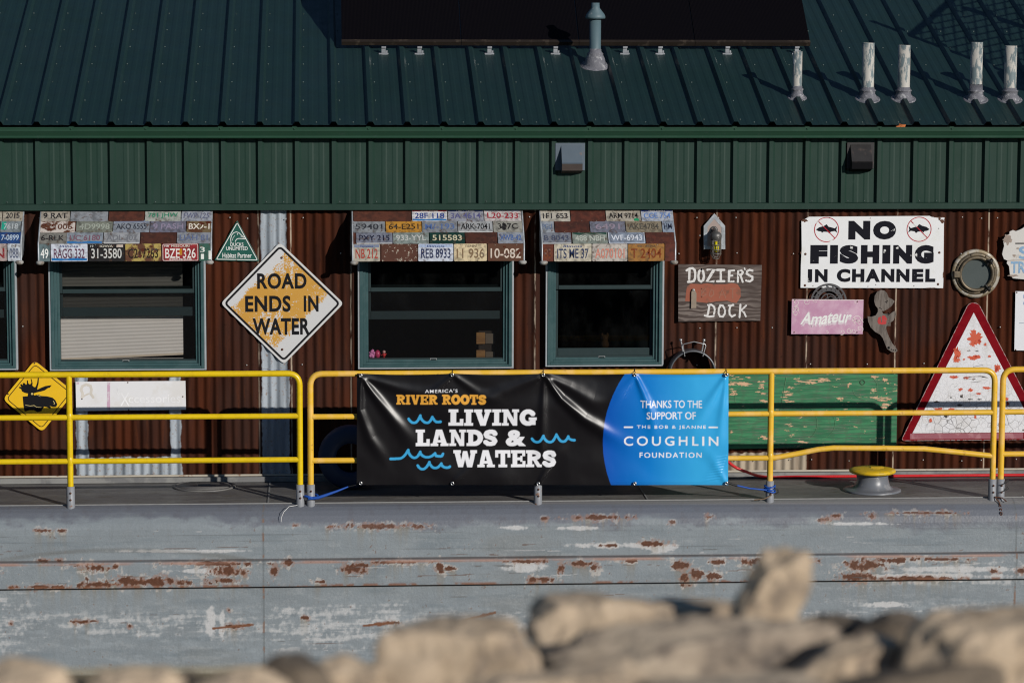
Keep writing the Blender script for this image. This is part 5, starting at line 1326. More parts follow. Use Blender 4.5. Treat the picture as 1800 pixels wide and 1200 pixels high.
# --- hand painted wooden board
dz = sign_thing('wooden_board', 'weathered plywood board with white hand painted letters around an orange patch', 'sign', 1264, 514)
q = NT('weathered_plywood'); v = q.coord((1, 1, 1)); 
wv = q.n('TexWave', wave_type='BANDS', bands_direction='Z'); wv.inputs['Scale'].default_value = 7; wv.inputs['Distortion'].default_value = 14; wv.inputs['Detail'].default_value = 3; wv.inputs['Detail Scale'].default_value = .8
q.l(q.coord((.45, 1, 1.2)), wv.inputs[0])
g = q.noise(14, 6, .6, q.coord((.5, 1, 6)))
cw = q.mix(q.math('MULTIPLY', q.math('MULTIPLY', q.step(wv.outputs[1], .30, .62), q.step(q.noise(3.2, 3, .5, q.coord((.6, 1, 1.2))), .40, .60)), .9), (.060, .041, .034), (.185, .150, .132))
cw = q.mix(q.step(g, .5, .66), cw, (.085, .065, .058)); q.l(cw, q.b.inputs['Base Color']); q.b.inputs['Roughness'].default_value = .85; q.bump(wv.outputs[1], .4, .004)
m_ply = q.m
Dz = lambda L: [(1190 + x / 10, 455 + y / 10) for x, y in L]
b = signmb(); b.prism(pts(Dz([(20, 92), (1488, 105), (1460, 1080), (20, 1100)]), YS), 0, .016, 0)
b.flat(pts(Dz([(170, 480), (240, 432), (420, 440), (520, 424), (640, 440), (860, 440), (960, 420), (1060, 440), (1110, 520), (1115, 660), (1080, 720), (1040, 770), (960, 760), (880, 730), (700, 740), (520, 770), (360, 750), (140, 740), (150, 640)]), YS)[::-1], .0168, 1)
def hp(L, wd=.0195, m=2, d=.0180): b.ribbon(pts(Dz(L), YS), wd, d, m)
hp([(165, 200), (220, 165), (270, 160), (305, 190), (318, 260), (312, 340), (290, 385), (250, 395), (190, 400)]); hp([(215, 190), (208, 395)], d=.0184)
hp([(425, 180), (385, 215), (370, 290), (380, 370), (420, 395), (455, 370), (470, 300), (455, 215), (425, 180)])
hp([(530, 188), (650, 180), (520, 395), (645, 392)]); hp([(700, 190), (825, 190)]); hp([(765, 190), (765, 390)], d=.0184); hp([(700, 390), (825, 388)], d=.0186)
hp([(1000, 200), (915, 205), (905, 395), (990, 390)], .017); hp([(910, 295), (970, 288)], .015, d=.0184)
hp([(1065, 400), (1070, 205), (1130, 200), (1155, 230), (1130, 270), (1075, 280)], .017); hp([(1110, 280), (1150, 400)], .017, d=.0184); hp([(1180, 160), (1190, 185)], .012)
hp([(1325, 205), (1270, 190), (1225, 215), (1220, 255), (1270, 290), (1320, 310), (1320, 360), (1275, 392), (1210, 375)], .018)
hp([(540, 805), (600, 800), (650, 840), (660, 900), (645, 965)], .016); hp([(565, 810), (540, 960), (520, 1000)], .017, d=.0184); hp([(480, 990), (560, 1010), (640, 1000)], .016, d=.0186)
hp([(830, 870), (800, 815), (760, 810), (730, 870), (725, 950), (750, 1005), (800, 1010), (835, 960), (840, 900)], .016)
hp([(980, 800), (930, 830), (915, 900), (920, 970), (960, 1010), (1015, 980)], .016); hp([(900, 815), (990, 810)], .013, d=.0184)
hp([(1110, 800), (1095, 1020)], .017); hp([(1210, 815), (1120, 900), (1170, 930), (1205, 1005)], .015, d=.0184)
for L in ([(430, 520), (430, 660)], [(430, 520), (500, 515), (440, 590), (510, 620), (430, 660)], [(580, 560), (560, 640), (590, 660), (640, 620), (630, 550), (590, 540)], [(740, 680), (790, 530), (850, 680)], [(770, 620), (830, 620)], [(930, 520), (1020, 515)], [(975, 520), (975, 690)]): hp(L, .008, 3, .0180)
pb_ = b.build('board', [m_ply, mat('orange_brown_patch', (.29, .082, .044), .75, c2=(.19, .075, .045), thr=.6, ns=20, var=.12), worn_ink('brush_white', (.66, .64, .62), (.16, .13, .115), .64, 34), mat('ghost_letters', (.285, .125, .08), .8)], dz)
b = signmb(); P = pts(Dz([(240, 862), (330, 855), (335, 600), (300, 525), (265, 520), (245, 580)]), YS); b.prism(P, .016, .034, 0); b.lathe(b.w(*pts(Dz([(285, 540)]), YS)[0], .034), [(.011, 0), (.009, .004), (0, .006)], 12, 1, (0, -1, 0))
b.build('latch_block', [mat('latch_wood', (.26, .21, .16), .85, var=.3, vs=30), m_rivet], dz)

# --- NO FISHING
nf = sign_thing('fishing_sign', 'large white sign reading NO FISHING IN CHANNEL with crossed out fish', 'sign', 1533, 443)
Nz = lambda L: [(1340 + x * 460 / 1800, 360 + y * 460 / 1800) for x, y in L]
b = signmb(); P = Nz([(262, 570), (1242, 572), (1244, 520), (1248, 130), (1252, 86), (1165, 84), (1150, 76), (320, 82), (268, 112), (270, 300), (264, 420)])
b.prism(pts(P, YS), 0, .008, 0)
m_nf = worn_ink('sign_ink_worn', (.010, .010, .015), (.68, .68, .66), .665, 15)
def ntx(t, x0, y0, x1, y1, bd, sp=1.0, m=1): (a, c_), (e, f) = Nz([(x0, y0), (x1, y1)]); sbox(b, t, a, c_, e, f, .0092, m, bd, sp=sp)
def heavy(t, boxes, y0, y1, bd):
    for ch, (xa, xb) in zip(t, boxes):
        (a, c_), (e, f) = Nz([(xa, y0), (xb, y1)])
        if ch == 'I': p0, p1 = onY(a, c_, YS), onY(e, f, YS); b.flat([(p0.x, p1.z), (p1.x, p1.z), (p1.x, p0.z), (p0.x, p0.z)], .0092, 1)
        else: sbox(b, ch, a, c_, e, f, .0092, 1, bd)
heavy('NO', ((592, 740), (762, 918)), 110, 238, .085)
heavy('FISHING', ((330, 446), (466, 518), (532, 658), (678, 802), (826, 878), (900, 1028), (1048, 1176)), 276, 404, .085)
heavy('IN', ((313, 341), (362, 447)), 442, 531, .06)
heavy('CHANNEL', ((512, 603), (617, 700), (709, 808), (818, 906), (922, 1010), (1030, 1106), (1121, 1188)), 440, 530, .06)
for cx_, cy_, sg in ((441, 170, 1), (1077, 168, -1)):
    (a, c_), = Nz([(cx_, cy_)]); p = onY(a, c_, YS); k = 460 / 1800 / S(YS)
    F_ = [(-72, 0), (-50, -16), (-20, -24), (0, -36), (12, -20), (36, -14), (56, -8), (72, -24), (66, 2), (74, 22), (56, 10), (30, 14), (20, 26), (8, 16), (-20, 14), (-30, 22), (-36, 13), (-56, 10)]
    b.flat([(p.x + x * k * sg, p.z - y * k) for x, y in (F_ if sg == 1 else F_[::-1])][::-1], .0092, 1)
    b.ringd(p.x, p.z, 82 * k, 5 * k, .0098, 2, 40)
    b.ribbon([(p.x - 58 * k, p.z + 58 * k), (p.x + 58 * k, p.z - 58 * k)], 5 * k, .0102, 2)
bolts(b, Nz([(292, 553), (1207, 545), (295, 338), (1216, 328), (1218, 97)]), 3, .008, .011); bolts(b, Nz([(742, 92), (462, 88), (726, 560), (780, 548), (1042, 556), (348, 555), (1212, 162)]), 3, .008, .004)
for (x, y, rx, ry, s_) in ((290, 108, 26, 12, 1), (1236, 112, 20, 16, 2), (264, 330, 5, 9, 3), (1215, 86, 40, 5, 4), (1244, 480, 5, 30, 5), (790, 574, 40, 4, 6), (1160, 572, 50, 4, 8)):
    (a, c_), = Nz([(x, y)]); p = onY(a, c_, YS); b.jag(p.x, p.z, rx * .00125, ry * .00125, .0086, 3, s_)
b.build('panel', [mat('enamel_white', (.74, .745, .75), .38, c2=(.70, .70, .68), thr=.6, ns=4, var=.04, c3=(.30, .16, .08), thr3=.77, ns3=14), m_nf, worn_ink('ring_red', (.42, .02, .035), (.7, .7, .68), .63, 16), m_bolt], nf)

# --- round cut medallion and the pink board
md = sign_thing('round_medallion', 'dark grey round cut metal medallion peeping over the pink board', 'medallion', 1456, 529, -.036)
Az = lambda L: [(1380 + x / 8, 490 + y / 8) for x, y in L]
p = onY(1456.5, 530, -.036); rr = 31.5 / S(-.036); b = MB(); b.frame((0, -.036, 0))
def ann(r0, r1, m=0, d0=0, d1=.004, n=48):
    V = []; 
    for r_, d_ in ((r1, d1), (r0, d1), (r0, d0), (r1, d0)):
        for i in range(n): a_ = 2 * math.pi * i / n; V.append(b.w(p.x + r_ * math.cos(a_), p.z + r_ * math.sin(a_), d_))
    b.add(V, [(k * n + i, ((k + 1) % 4) * n + i, ((k + 1) % 4) * n + (i + 1) % n, k * n + (i + 1) % n)[::-1] for k in range(4) for i in range(n)], m)
ann(rr * .90, rr); ann(rr * .58, rr * .80); ann(rr * .40, rr * .46)
for i in range(16):
    a_ = 2 * math.pi * i / 16; b.ribbon([(p.x + rr * .76 * math.cos(a_), p.z + rr * .76 * math.sin(a_)), (p.x + rr * .93 * math.cos(a_ + .12), p.z + rr * .93 * math.sin(a_ + .12))], .008, .002, 0)
    a_ += .2; b.disc(p.x + rr * .68 * math.cos(a_), p.z + rr * .68 * math.sin(a_), .005, .0052, 1, 5)
for i in range(5):
    a_ = .5 + i * 1.1; b.ribbon([(p.x - rr * .5 * math.cos(a_), p.z + rr * .1 * i), (p.x + rr * .1, p.z + rr * .30 - i * .03), (p.x + rr * .52, p.z + rr * .2 * math.sin(a_))], .007, .003 + .0004 * i, 0)
b.build('disc', [mat('cast_grey', (.075, .072, .075), .5, .2, var=.2), m_dark], md)
am = sign_thing('pink_board', 'pale pink board with white script lettering and scrolls in its corners', 'sign', 1453, 556, -.046)
YA = -.046; b = signmb(YA); b.prism(pts(Az([(85, 775), (1090, 775), (1102, 292), (95, 285)]), YA), 0, .006, 0)
(a, c_), (e, f) = Az([(235, 455), (930, 630)]); sbox(b, 'Amateur', a, c_, e, f, .0070, 1, .02, .05, .32, .95, YA, .06)
(a, c_), (e, f) = Az([(245, 500), (925, 660)]); sbox(b, 'Amateur', a, c_, e, f, .0066, 2, .035, .05, .32, .95, YA, .06)
def curl(cx_, cy_, r, a0, tn, sg=1):
    L = []
    for i in range(26): t = i / 25; an = a0 + sg * tn * t * 6.283; L.append((cx_ + r * (1 - .75 * t) * math.cos(an), cy_ + r * (1 - .75 * t) * math.sin(an)))
    b.ribbon(pts(Az(L), YA), .0045, .0066, 3)
rnd = random.Random(3)
for (x, y, r, a0, tn, sg) in ((300, 320, 45, 0, 1, 1), (150, 330, 45, 2, 1.1, -1), (160, 400, 40, 1, .9, 1), (150, 480, 50, 0, 1.2, -1), (170, 440, 70, 2.5, .6, 1), (420, 305, 30, .5, .8, 1), (1020, 570, 70, 2, 1.2, 1), (1050, 610, 45, 0, 1.1, -1), (980, 590, 40, 3, 1, 1), (1050, 700, 50, 1, 1, -1), (900, 725, 45, 0, 1.2, 1), (800, 745, 40, 2, .9, -1), (960, 745, 40, 3, 1, 1), (590, 755, 25, 4, .7, 1), (1000, 320, 30, 1, .7, 1)): curl(x, y, r, a0, tn, sg)
b.ribbon(pts(Az([(100, 292), (1098, 298)]), YA), .006, .0064, 3, cap=False)
bolts(b, Az([(137, 298), (1015, 318), (126, 750), (1010, 750)]), 4, .006, .006, YA)
b.build('panel', [mat('mottled_pink', (.47, .235, .36), .6, c2=(.56, .36, .46), thr=.52, ns=7, soft=.15, var=.1, c3=(.62, .50, .54), thr3=.70, ns3=18), mat('script_white', (.72, .72, .70), .6), mat('script_haze', (.60, .50, .55), .6, c2=(.5, .3, .4), thr=.55, ns=40), mat('scroll_cream', (.66, .60, .56), .6, c2=(.5, .3, .4), thr=.60, ns=60), m_bolt], am)

# --- wooden cut-out
wf = sign_thing('wooden_cutout', 'weathered grey wooden cutout of a bird-like figure with a red chest', 'wall decoration', 1550, 565, -.05)
YW = -.050; b = signmb(YW)
WF = [(1345, 155), (1290, 180), (1255, 240), (1248, 310), (1265, 370), (1300, 415), (1300, 460), (1270, 510), (1215, 530), (1155, 525), (1165, 600), (1200, 680), (1260, 740), (1330, 780), (1370, 830), (1400, 910), (1430, 980), (1490, 1020), (1550, 1032), (1576, 1005), (1552, 960), (1500, 900), (1452, 800), (1416, 700), (1422, 645), (1445, 615), (1475, 612), (1520, 580), (1556, 500), (1545, 440), (1500, 468), (1440, 512), (1400, 512), (1372, 482), (1352, 448), (1385, 450), (1440, 420), (1492, 380), (1535, 312), (1500, 282), (1450, 260), (1430, 200), (1395, 165)]
b.prism(pts(Az(WF), YW), 0, .018, 0)
p = pts(Az([(1362, 580)]), YW)[0]; b.jag(p[0], p[1], .044, .046, .0188, 1, 4, 22, .25); b.ribbon(pts(Az([(1345, 525), (1350, 600)]), YW), .008, .0194, 0)
for L in ([(1400, 320), (1440, 310)], [(1425, 340), (1430, 300)], [(1320, 400), (1350, 420)]): b.ribbon(pts(Az(L), YW), .005, .0188, 2)
for x, y in ((1450, 965), (1488, 990), (1515, 1000), (1545, 1000)): q_ = pts(Az([(x, y)]), YW)[0]; b.disc(q_[0], q_[1], .006 if x > 1460 else .011, .0188, 2, 10)
b.box(pts(Az([(1420, 500)]), 0)[0][0] - .03, pts(Az([(1420, 500)]), 0)[0][0] + .03, YW, -.008, p[1] - .05, p[1] + .05, 0)
b.build('figure', [mat('silvered_wood', (.17, .145, .125), .9, c2=(.10, .082, .07), thr=.52, ns=9, stretch=(3, 1, .5), var=.2, vs=12, c3=(.32, .29, .26), thr3=.68, ns3=20), mat('flaked_red', (.42, .022, .022), .5, c2=(.15, .1, .08), thr=.62, ns=40), m_dark], wf)

# --- porthole
pc = onY(1715.5, 481, -.03); ph_ = thing('porthole', 'round brass porthole with grey glass and two dark dogs', 'porthole', (pc.x, -.02, pc.z)); k = 1 / S(-.03) * 1.03
b = MB(); b.lathe((pc.x, -.012, pc.z), [(41 * k, 0), (41 * k, .012), (39 * k, .018), (36 * k, .020), (34.5 * k, .016)], 56, 0, (0, -1, 0)); b.build('outer_flange', mat('worn_flange', (.36, .33, .28), .5, .2, c2=(.22, .17, .10), thr=.5, ns=14, var=.2), ph_)
b = MB(); b.lathe((pc.x, -.014, pc.z), [(35.5 * k, .012), (35 * k, .026), (31 * k, .034), (29.5 * k, .020)], 56, 0, (0, -1, 0)); b.lathe((pc.x, -.014, pc.z), [(30 * k, .012), (30 * k, .050), (27.5 * k, .056), (25 * k, .048), (24.6 * k, .02)], 56, 0, (0, -1, 0))
for i in range(8): a_ = i * .785 + .3; b.lathe((pc.x + 33 * k * math.cos(a_), -.044, pc.z + 33 * k * math.sin(a_)), [(.007, 0), (.006, .005), (0, .007)], 10, 0, (0, -1, 0))
b.box(pc.x - 39 * k, pc.x - 29 * k, -.075, -.03, pc.z - 6 * k, pc.z + 5 * k, 0, .006); b.build('brass_ring', mat('aged_brass', (.16, .125, .08), .5, .4, c2=(.10, .08, .055), thr=.52, ns=18, var=.2), ph_)
b = MB(); b.lathe((pc.x, -.034, pc.z), [(25.5 * k, 0), (0, .001)], 48, 0, (0, -1, 0)); b.build('glass', mat('porthole_glass', (.085, .10, .098), .12, var=.15, vs=4), ph_)
for a_ in (.78, -.90):
    b = MB(); c_, s_ = math.cos(a_), math.sin(a_)
    b.tube([(pc.x + 23 * k * c_, -.075, pc.z + 23 * k * s_), (pc.x + 36 * k * c_, -.082, pc.z + 36 * k * s_)], [.010, .014], 8); b.lathe((pc.x + 31 * k * c_, -.06, pc.z + 31 * k * s_), [(.018, 0), (.018, .035), (0, .04)], 10, 0, (0, -1, 0))
    b.tube([(pc.x + 30 * k * c_ - .03 * s_, -.088, pc.z + 30 * k * s_ + .03 * c_), (pc.x + 30 * k * c_ + .03 * s_, -.088, pc.z + 30 * k * s_ - .03 * c_)], .008, 8); b.build('dog_screw', mat('dog_black', (.016, .014, .012), .5, .3), ph_)

# --- broken white board and white notice at the right edge
bw = sign_thing('broken_board', 'broken ragged white board with pale blue letters at the right edge', 'sign', 1785, 450, -.03)
Pz = lambda L: [(1690 + x * 110 / 528, 380 + y * 110 / 528) for x, y in L]
b = signmb(-.035); BWP = [(345, 290), (356, 250), (350, 215), (372, 160), (400, 150), (402, 128), (430, 115), (455, 125), (490, 112), (520, 95), (545, 60), (600, 40), (700, 30), (900, 50), (1000, 90), (980, 300), (1005, 420), (960, 540), (700, 525), (520, 530), (430, 522), (405, 490), (398, 420), (378, 395), (384, 372), (355, 360), (340, 320)]
b.prism(pts(Pz(BWP), -.035), 0, .020, 0, 2)
YB2 = -.035
(a, c_), (e, f) = Pz([(480, 252), (560, 360)]); sbox(b, 'S', a, c_, e, f, .0212, 1, .03, Y=YB2); (a, c_), (e, f) = Pz([(412, 380), (535, 478)]); sbox(b, 'TR', a, c_, e, f, .0212, 1, .03, Y=YB2)
b.ribbon(pts(Pz([(450, 228), (900, 226)]), YB2), .010, .0208, 3, cap=False); b.ribbon(pts(Pz([(384, 372), (600, 366), (980, 362)]), YB2), .006, .0208, 2, cap=False)
for (x, y, rx, ry, s_) in ((385, 195, .045, .05, 1), (440, 330, .02, .012, 2), (470, 270, .018, .008, 3), (430, 500, .05, .012, 4), (500, 440, .014, .01, 5)): p = pts(Pz([(x, y)]), YB2)[0]; b.jag(p[0], p[1], rx, ry, .0206, 2, s_)
b.build('panel', [mat('chalky_white', (.58, .56, .53), .8, c2=(.42, .36, .30), thr=.62, ns=9, var=.1), worn_ink('pale_blue', (.22, .36, .52), (.55, .52, .48), .58, 24), mat('board_core', (.30, .24, .20), .9, var=.3, vs=30), m_ink], bw)
wn = sign_thing('white_notice', 'plain white notice panel cut by the right edge of the picture', 'sign', 1795, 563, -.03)
b = signmb(-.025); b.prism(pts(Pz([(445, 1130), (455, 632), (980, 640), (975, 1140)]), -.025), 0, .006, 0)
for (x, y, w_, hh) in ((522, 662, 3, 30), (522, 722, 3, 24)): (a, c_), (e, f) = Pz([(x, y), (x + 40, y + hh)]); b.flat(pts([(a, f), (e, f), (e, c_), (a, c_)], -.025), .0068, 1)
b.ribbon(pts(Pz([(485, 900), (900, 902)]), -.025), .006, .0068, 2, cap=False); bolts(b, Pz([(466, 642), (456, 1126)]), 3, .006, .007, -.025)
b.build('panel', [mat('notice_white', (.70, .71, .74), .4, var=.03), mat('notice_blue', (.12, .26, .5), .5), mat('notice_grey', (.3, .35, .4), .5), m_bolt], wn)

# --- triangular warning sign
ws = sign_thing('warning_triangle', 'tall triangular warning sign with dark red border and crackled white face', 'sign', 1710, 690, -.03)
Tz = lambda L: [(1590 + x * 210 / 1008, 530 + y * 210 / 1008) for x, y in L]
YT = -.030
q = NT('crackled_white'); v = q.coord((1, 1, 1)); co = q.n('TexCoord'); sp = q.n('SeparateXYZ'); q.l(co.outputs['Object'], sp.inputs[0])
def crk(sc_, wd):
    vo = q.n('TexVoronoi', feature='DISTANCE_TO_EDGE'); vo.inputs['Scale'].default_value = sc_
    mxv = q.n('VectorMath', operation='ADD'); nn_ = q.n('TexNoise'); nn_.inputs['Scale'].default_value = 7; q.l(v, nn_.inputs['Vector']); sc2_ = q.n('VectorMath', operation='SCALE'); sc2_.inputs['Scale'].default_value = .05; q.l(nn_.outputs[1], sc2_.inputs[0]); q.l(v, mxv.inputs[0]); q.l(sc2_.outputs[0], mxv.inputs[1])
    q.l(mxv.outputs[0], vo.inputs['Vector']); return q.step(vo.outputs['Distance'], wd, wd * .3)
low = q.step(sp.outputs[2], .18, -.30)
c1 = q.math('MULTIPLY', crk(17, .050), q.math('MULTIPLY', low, q.step(q.noise(3, 3, .5, v), .36, .56)))
c2_ = q.math('MULTIPLY', crk(30, .030), .45)
cm = q.math('MULTIPLY', q.math('MAXIMUM', c1, c2_), .8)
wb = q.mix(q.step(q.noise(6, 5, .6, v), .45, .65), (.70, .70, .72), (.62, .61, .61))
cc_ = q.mix(cm, wb, (.10, .09, .09))
rn = q.noise(12, 7, .68, q.coord((1, 1, 1.6))); cc_ = q.mix(q.step(rn, .70, .72), cc_, (.46, .10, .06))
q.l(cc_, q.b.inputs['Base Color']); q.b.inputs['Roughness'].default_value = .45; m_crk = q.m
C3 = pts(Tz([(-34, 1174), (1216, 1162), (622, 8), (540, 8)]), YT); b = signmb(YT); b.prism(rpoly(C3, .040, 5), 0, .006, 2, 3)
C3b = inset(C3, .006); b.flat([p_ for p_ in rpoly(C3b, .034, 5)][::-1] if sum(C3b[i][0] * C3b[(i + 1) % 4][1] - C3b[(i + 1) % 4][0] * C3b[i][1] for i in range(4)) < 0 else rpoly(C3b, .034, 5), .0068, 1)
IN = pts(Tz([(65, 1108), (1110, 1100), (582, 92)]), YT); b.flat(IN, .0080, 0)
b.ribbon(pts(Tz([(45, 1135), (490, 1133), (1000, 1128)]), YT), 46 / 4.8 / S(YT), .0074, 4, cap=False)
rnd = random.Random(12); dd_ = .0084
for (x, y, rx, ry) in ((590, 310, 62, 62), (580, 255, 26, 26), (575, 350, 30, 34), (440, 440, 34, 60), (435, 490, 34, 22), (585, 472, 62, 22), (610, 462, 34, 18), (780, 560, 30, 34), (790, 545, 18, 12), (420, 635, 40, 16), (520, 640, 30, 12), (470, 740, 20, 14), (555, 745, 24, 16), (690, 727, 40, 13), (622, 775, 26, 10), (715, 460, 14, 12), (680, 360, 14, 14), (860, 820, 16, 20), (870, 860, 14, 22), (285, 905, 44, 14), (395, 905, 36, 14), (218, 1000, 16, 18), (595, 972, 14, 16), (500, 485, 10, 8), (480, 560, 24, 8)):
    p = pts(Tz([(x, y)]), YT)[0]; b.jag(p[0], p[1], rx * 1.18 / 4.8 / S(YT), ry * 1.18 / 4.8 / S(YT), dd_, 5, rnd.randint(0, 9999), 30, .55); dd_ += .00005
for (x, y, rx, ry) in ((540, 411, 22, 7), (610, 416, 22, 6), (580, 650, 12, 12), (555, 822, 28, 7), (630, 822, 24, 7), (660, 632, 14, 8), (480, 795, 18, 20), (390, 808, 8, 8), (270, 840, 26, 12), (465, 870, 30, 12), (350, 965, 36, 18), (1000, 1080, 14, 12)):
    p = pts(Tz([(x, y)]), YT)[0]; b.jag(p[0], p[1], rx / 4.8 / S(YT), ry / 4.8 / S(YT), dd_, 6, rnd.randint(0, 9999), 14, .6); dd_ += .00005
for (L, wd) in (([(495, 640), (560, 632), (640, 628), (700, 640)], .006), ([(500, 655), (600, 650)], .003), ([(560, 680), (640, 670)], .003), ([(580, 548), (660, 532)], .003)): b.ribbon(pts(Tz(L), YT), wd, dd_ + .0003, 6, cap=False)
b.build('panel', [m_crk, mat('crimson_border', (.165, .003, .008), .7, c2=(.19, .005, .010), thr=.5, ns=6, var=.1, c3=(.45, .28, .27), thr3=.76, ns3=22, spec=.04), mat('chipped_rim', (.34, .25, .24), .7, c2=(.25, .03, .03), thr=.52, ns=30, var=.2), m_al, mat('faded_crimson', (.29, .085, .11), .5, c2=(.36, .15, .17), thr=.55, ns=12, var=.12), worn_ink('coral_remnant', (.56, .115, .065), (.36, .05, .03), .60, 28), worn_ink('dark_scrape', (.06, .055, .055), (.35, .28, .25), .55, 40)], ws)

# --- green plywood panel behind the railing
gb = sign_thing('green_board', 'wide green painted plywood board with peach bare patches, behind the golden railing', 'board', 1420, 722, -.028)
Gz = lambda L: [(1240 + x * 560 / 1800, 640 + y * 560 / 1800) for x, y in L]; YG = -.030
q = NT('worn_green_plywood'); v = q.coord((1, 1, 1)); gr = q.noise(9, 8, .62, q.coord((.35, 1, 6)), .4); gr2 = q.noise(30, 6, .6, q.coord((.25, 1, 5)))
wv = q.n('TexWave', wave_type='RINGS', rings_direction='Z'); wv.inputs['Scale'].default_value = 5; wv.inputs['Distortion'].default_value = 6; wv.inputs['Detail'].default_value = 3; q.l(q.coord((.5, 1, 1.6)), wv.inputs[0])
cg = q.mix(q.step(gr, .42, .62), (.014, .128, .052), (.036, .215, .088)); cg = q.mix(q.math('MULTIPLY', q.step(gr2, .52, .64), .7), cg, (.12, .125, .10)); cg = q.mix(q.math('MULTIPLY', q.step(wv.outputs[1], .8, .95), .25), cg, (.05, .10, .05))
pe = q.noise(10, 8, .7, q.coord((1, 1, 3.2))); ps = q.noise(2.6, 2, .5, v); cg = q.mix(q.step(q.math('ADD', pe, q.math('MULTIPLY', ps, .35)), .815, .83), cg, (.55, .36, .22))
q.l(cg, q.b.inputs['Base Color']); q.b.inputs['Roughness'].default_value = .7; q.bump(gr2, .35, .003)
b = signmb(YG); b.prism(pts([(1150, 655), (1577, 657), (1575, 784), (1150, 790)], YG)[::-1], 0, .018, 0)
rnd = random.Random(2); dd_ = .0186
def slivers(x0, y0, x1, y1, n, w0=26, h0=7):
    global dd_
    for _ in range(n):
        x, y = rnd.uniform(x0, x1), rnd.uniform(y0, y1); p = pts(Gz([(x, y)]), YG)[0]; dd_ += .00003
        b.jag(p[0], p[1], rnd.uniform(.4, 1) * w0 / 3.2 / S(YG), rnd.uniform(.4, 1.0) * h0 / 3.2 / S(YG), dd_, 1, rnd.randint(0, 9999), 22, .75)
slivers(140, 100, 230, 120, 8, 50, 11); slivers(140, 120, 165, 185, 7, 24, 9); slivers(150, 70, 270, 85, 6, 40, 6); slivers(295, 95, 335, 170, 10, 24, 9); slivers(310, 195, 350, 222, 6, 28, 8)
slivers(445, 125, 490, 215, 13, 32, 7); slivers(500, 70, 530, 100, 5, 22, 7); slivers(540, 80, 690, 115, 12, 40, 8); slivers(800, 90, 815, 130, 5, 12, 10); slivers(750, 180, 775, 200, 4, 18, 9); slivers(930, 60, 975, 80, 4, 24, 8); slivers(1005, 80, 1025, 105, 4, 22, 12); slivers(990, 180, 1045, 245, 12, 28, 10); slivers(1000, 130, 1040, 170, 4, 14, 6); slivers(315, 405, 350, 420, 5, 26, 12); slivers(740, 300, 760, 315, 3, 14, 6); slivers(445, 360, 470, 375, 4, 10, 5); slivers(135, 370, 150, 385, 3, 14, 6)
for cx_, cy_, r_, a0, a1 in ((240, 190, 75, 120, 330), (520, 330, 110, -60, 150), (640, 330, 90, -80, 80), (900, 130, 70, 190, 420)):
    b.ribbon(pts(Gz([(cx_ + r_ * math.cos(R_(a_)), cy_ - r_ * math.sin(R_(a_))) for a_ in np.linspace(a0, a1, 24)]), YG), .0022, dd_ + .0004, 2, cap=False)
b.ribbon(pts(Gz([(455, 70), (420, 265)]), YG), .004, dd_ + .0004, 2, cap=False); p = pts(Gz([(884, 100)]), YG)[0]; b.ringd(p[0], p[1], .020, .006, dd_ + .0005, 3, 16)
b.build('board', [q.m, mat('bare_peach_wood', (.58, .375, .225), .75, c2=(.42, .26, .15), thr=.56, ns=40, stretch=(.4, 1, 3), var=.12), mat('pencil_scratch', (.10, .22, .11), .7), mat('knot', (.03, .06, .03), .7)], gb)

# --- wall lamp on its backboard
lp = onY(1256, 420, -.02); lm = thing('wall_lamp', 'caged wall lantern with a yellow bulb on a house shaped backboard', 'lamp', (lp.x, -.015, lp.z))
Lz = lambda L: [(1220 + x * 80 / 873, 365 + y * 80 / 873) for x, y in L]; b = signmb(-.016)
HO = pts(Lz([(180, 800), (590, 795), (592, 345), (385, 105), (182, 345)]), -.016); b.prism(HO, 0, .012, 1); HI = inset(HO, .016); b.ribbon(HI, .030, .016, 0, True)
b.flat(inset(HO, .026), .0145, 1)
b.build('backboard', [m_galv, mat('backboard_beige', (.33, .26, .23), .7, var=.1)], lm)
cx_ = X(1258.5, 420, -.11); zc_ = lambda y: Z(1258, 365 + y * 80 / 873, -.11); kk = 80 / 873 / S(-.11); yl = -.115
b = MB(); b.lathe((cx_, yl, 0), [(0, zc_(455)), (60 * kk, zc_(462)), (100 * kk, zc_(500)), (108 * kk, zc_(545)), (104 * kk, zc_(560)), (98 * kk, zc_(620)), (92 * kk, zc_(625)), (0, zc_(625))], 28)
b.tube([(cx_ - .01, -.03, zc_(450)), (cx_ - .005, -.07, zc_(440)), (cx_, yl, zc_(480))], .017, 12); b.lathe((cx_ - .008, -.026, zc_(450)), [(.036, 0), (.034, .012), (.024, .016)], 20, 0, (0, -1, 0))
b.build('hood', mat('lamp_zinc', (.13, .125, .12), .45, .5, var=.2), lm)
b = MB(); rb = 98 * kk
for i in range(8):
    a_ = i * .785 + .2; b.tube([(cx_ + rb * math.cos(a_), yl + rb * math.sin(a_), zc_(610)), (cx_ + rb * math.cos(a_), yl + rb * math.sin(a_), zc_(890)), (cx_ + rb * .55 * math.cos(a_), yl + rb * .55 * math.sin(a_), zc_(975))], .0035, 6)
for z_, r_ in ((710, 1.0), (800, 1.0), (880, 1.0), (975, .55)): b.tube([(cx_ + rb * r_ * math.cos(a_), yl + rb * r_ * math.sin(a_), zc_(z_)) for a_ in np.linspace(0, 6.283, 25)[:-1]], .0035, 6, 0, True)
b.build('cage', mat('cage_wire', (.23, .21, .18), .4, .6), lm)
b = MB(); b.lathe((cx_, yl, 0), [(82 * kk, zc_(625)), (84 * kk, zc_(860)), (60 * kk, zc_(930)), (0, zc_(950))], 24); b.build('globe', pane_mat('lamp_glass', .85, .8), lm)
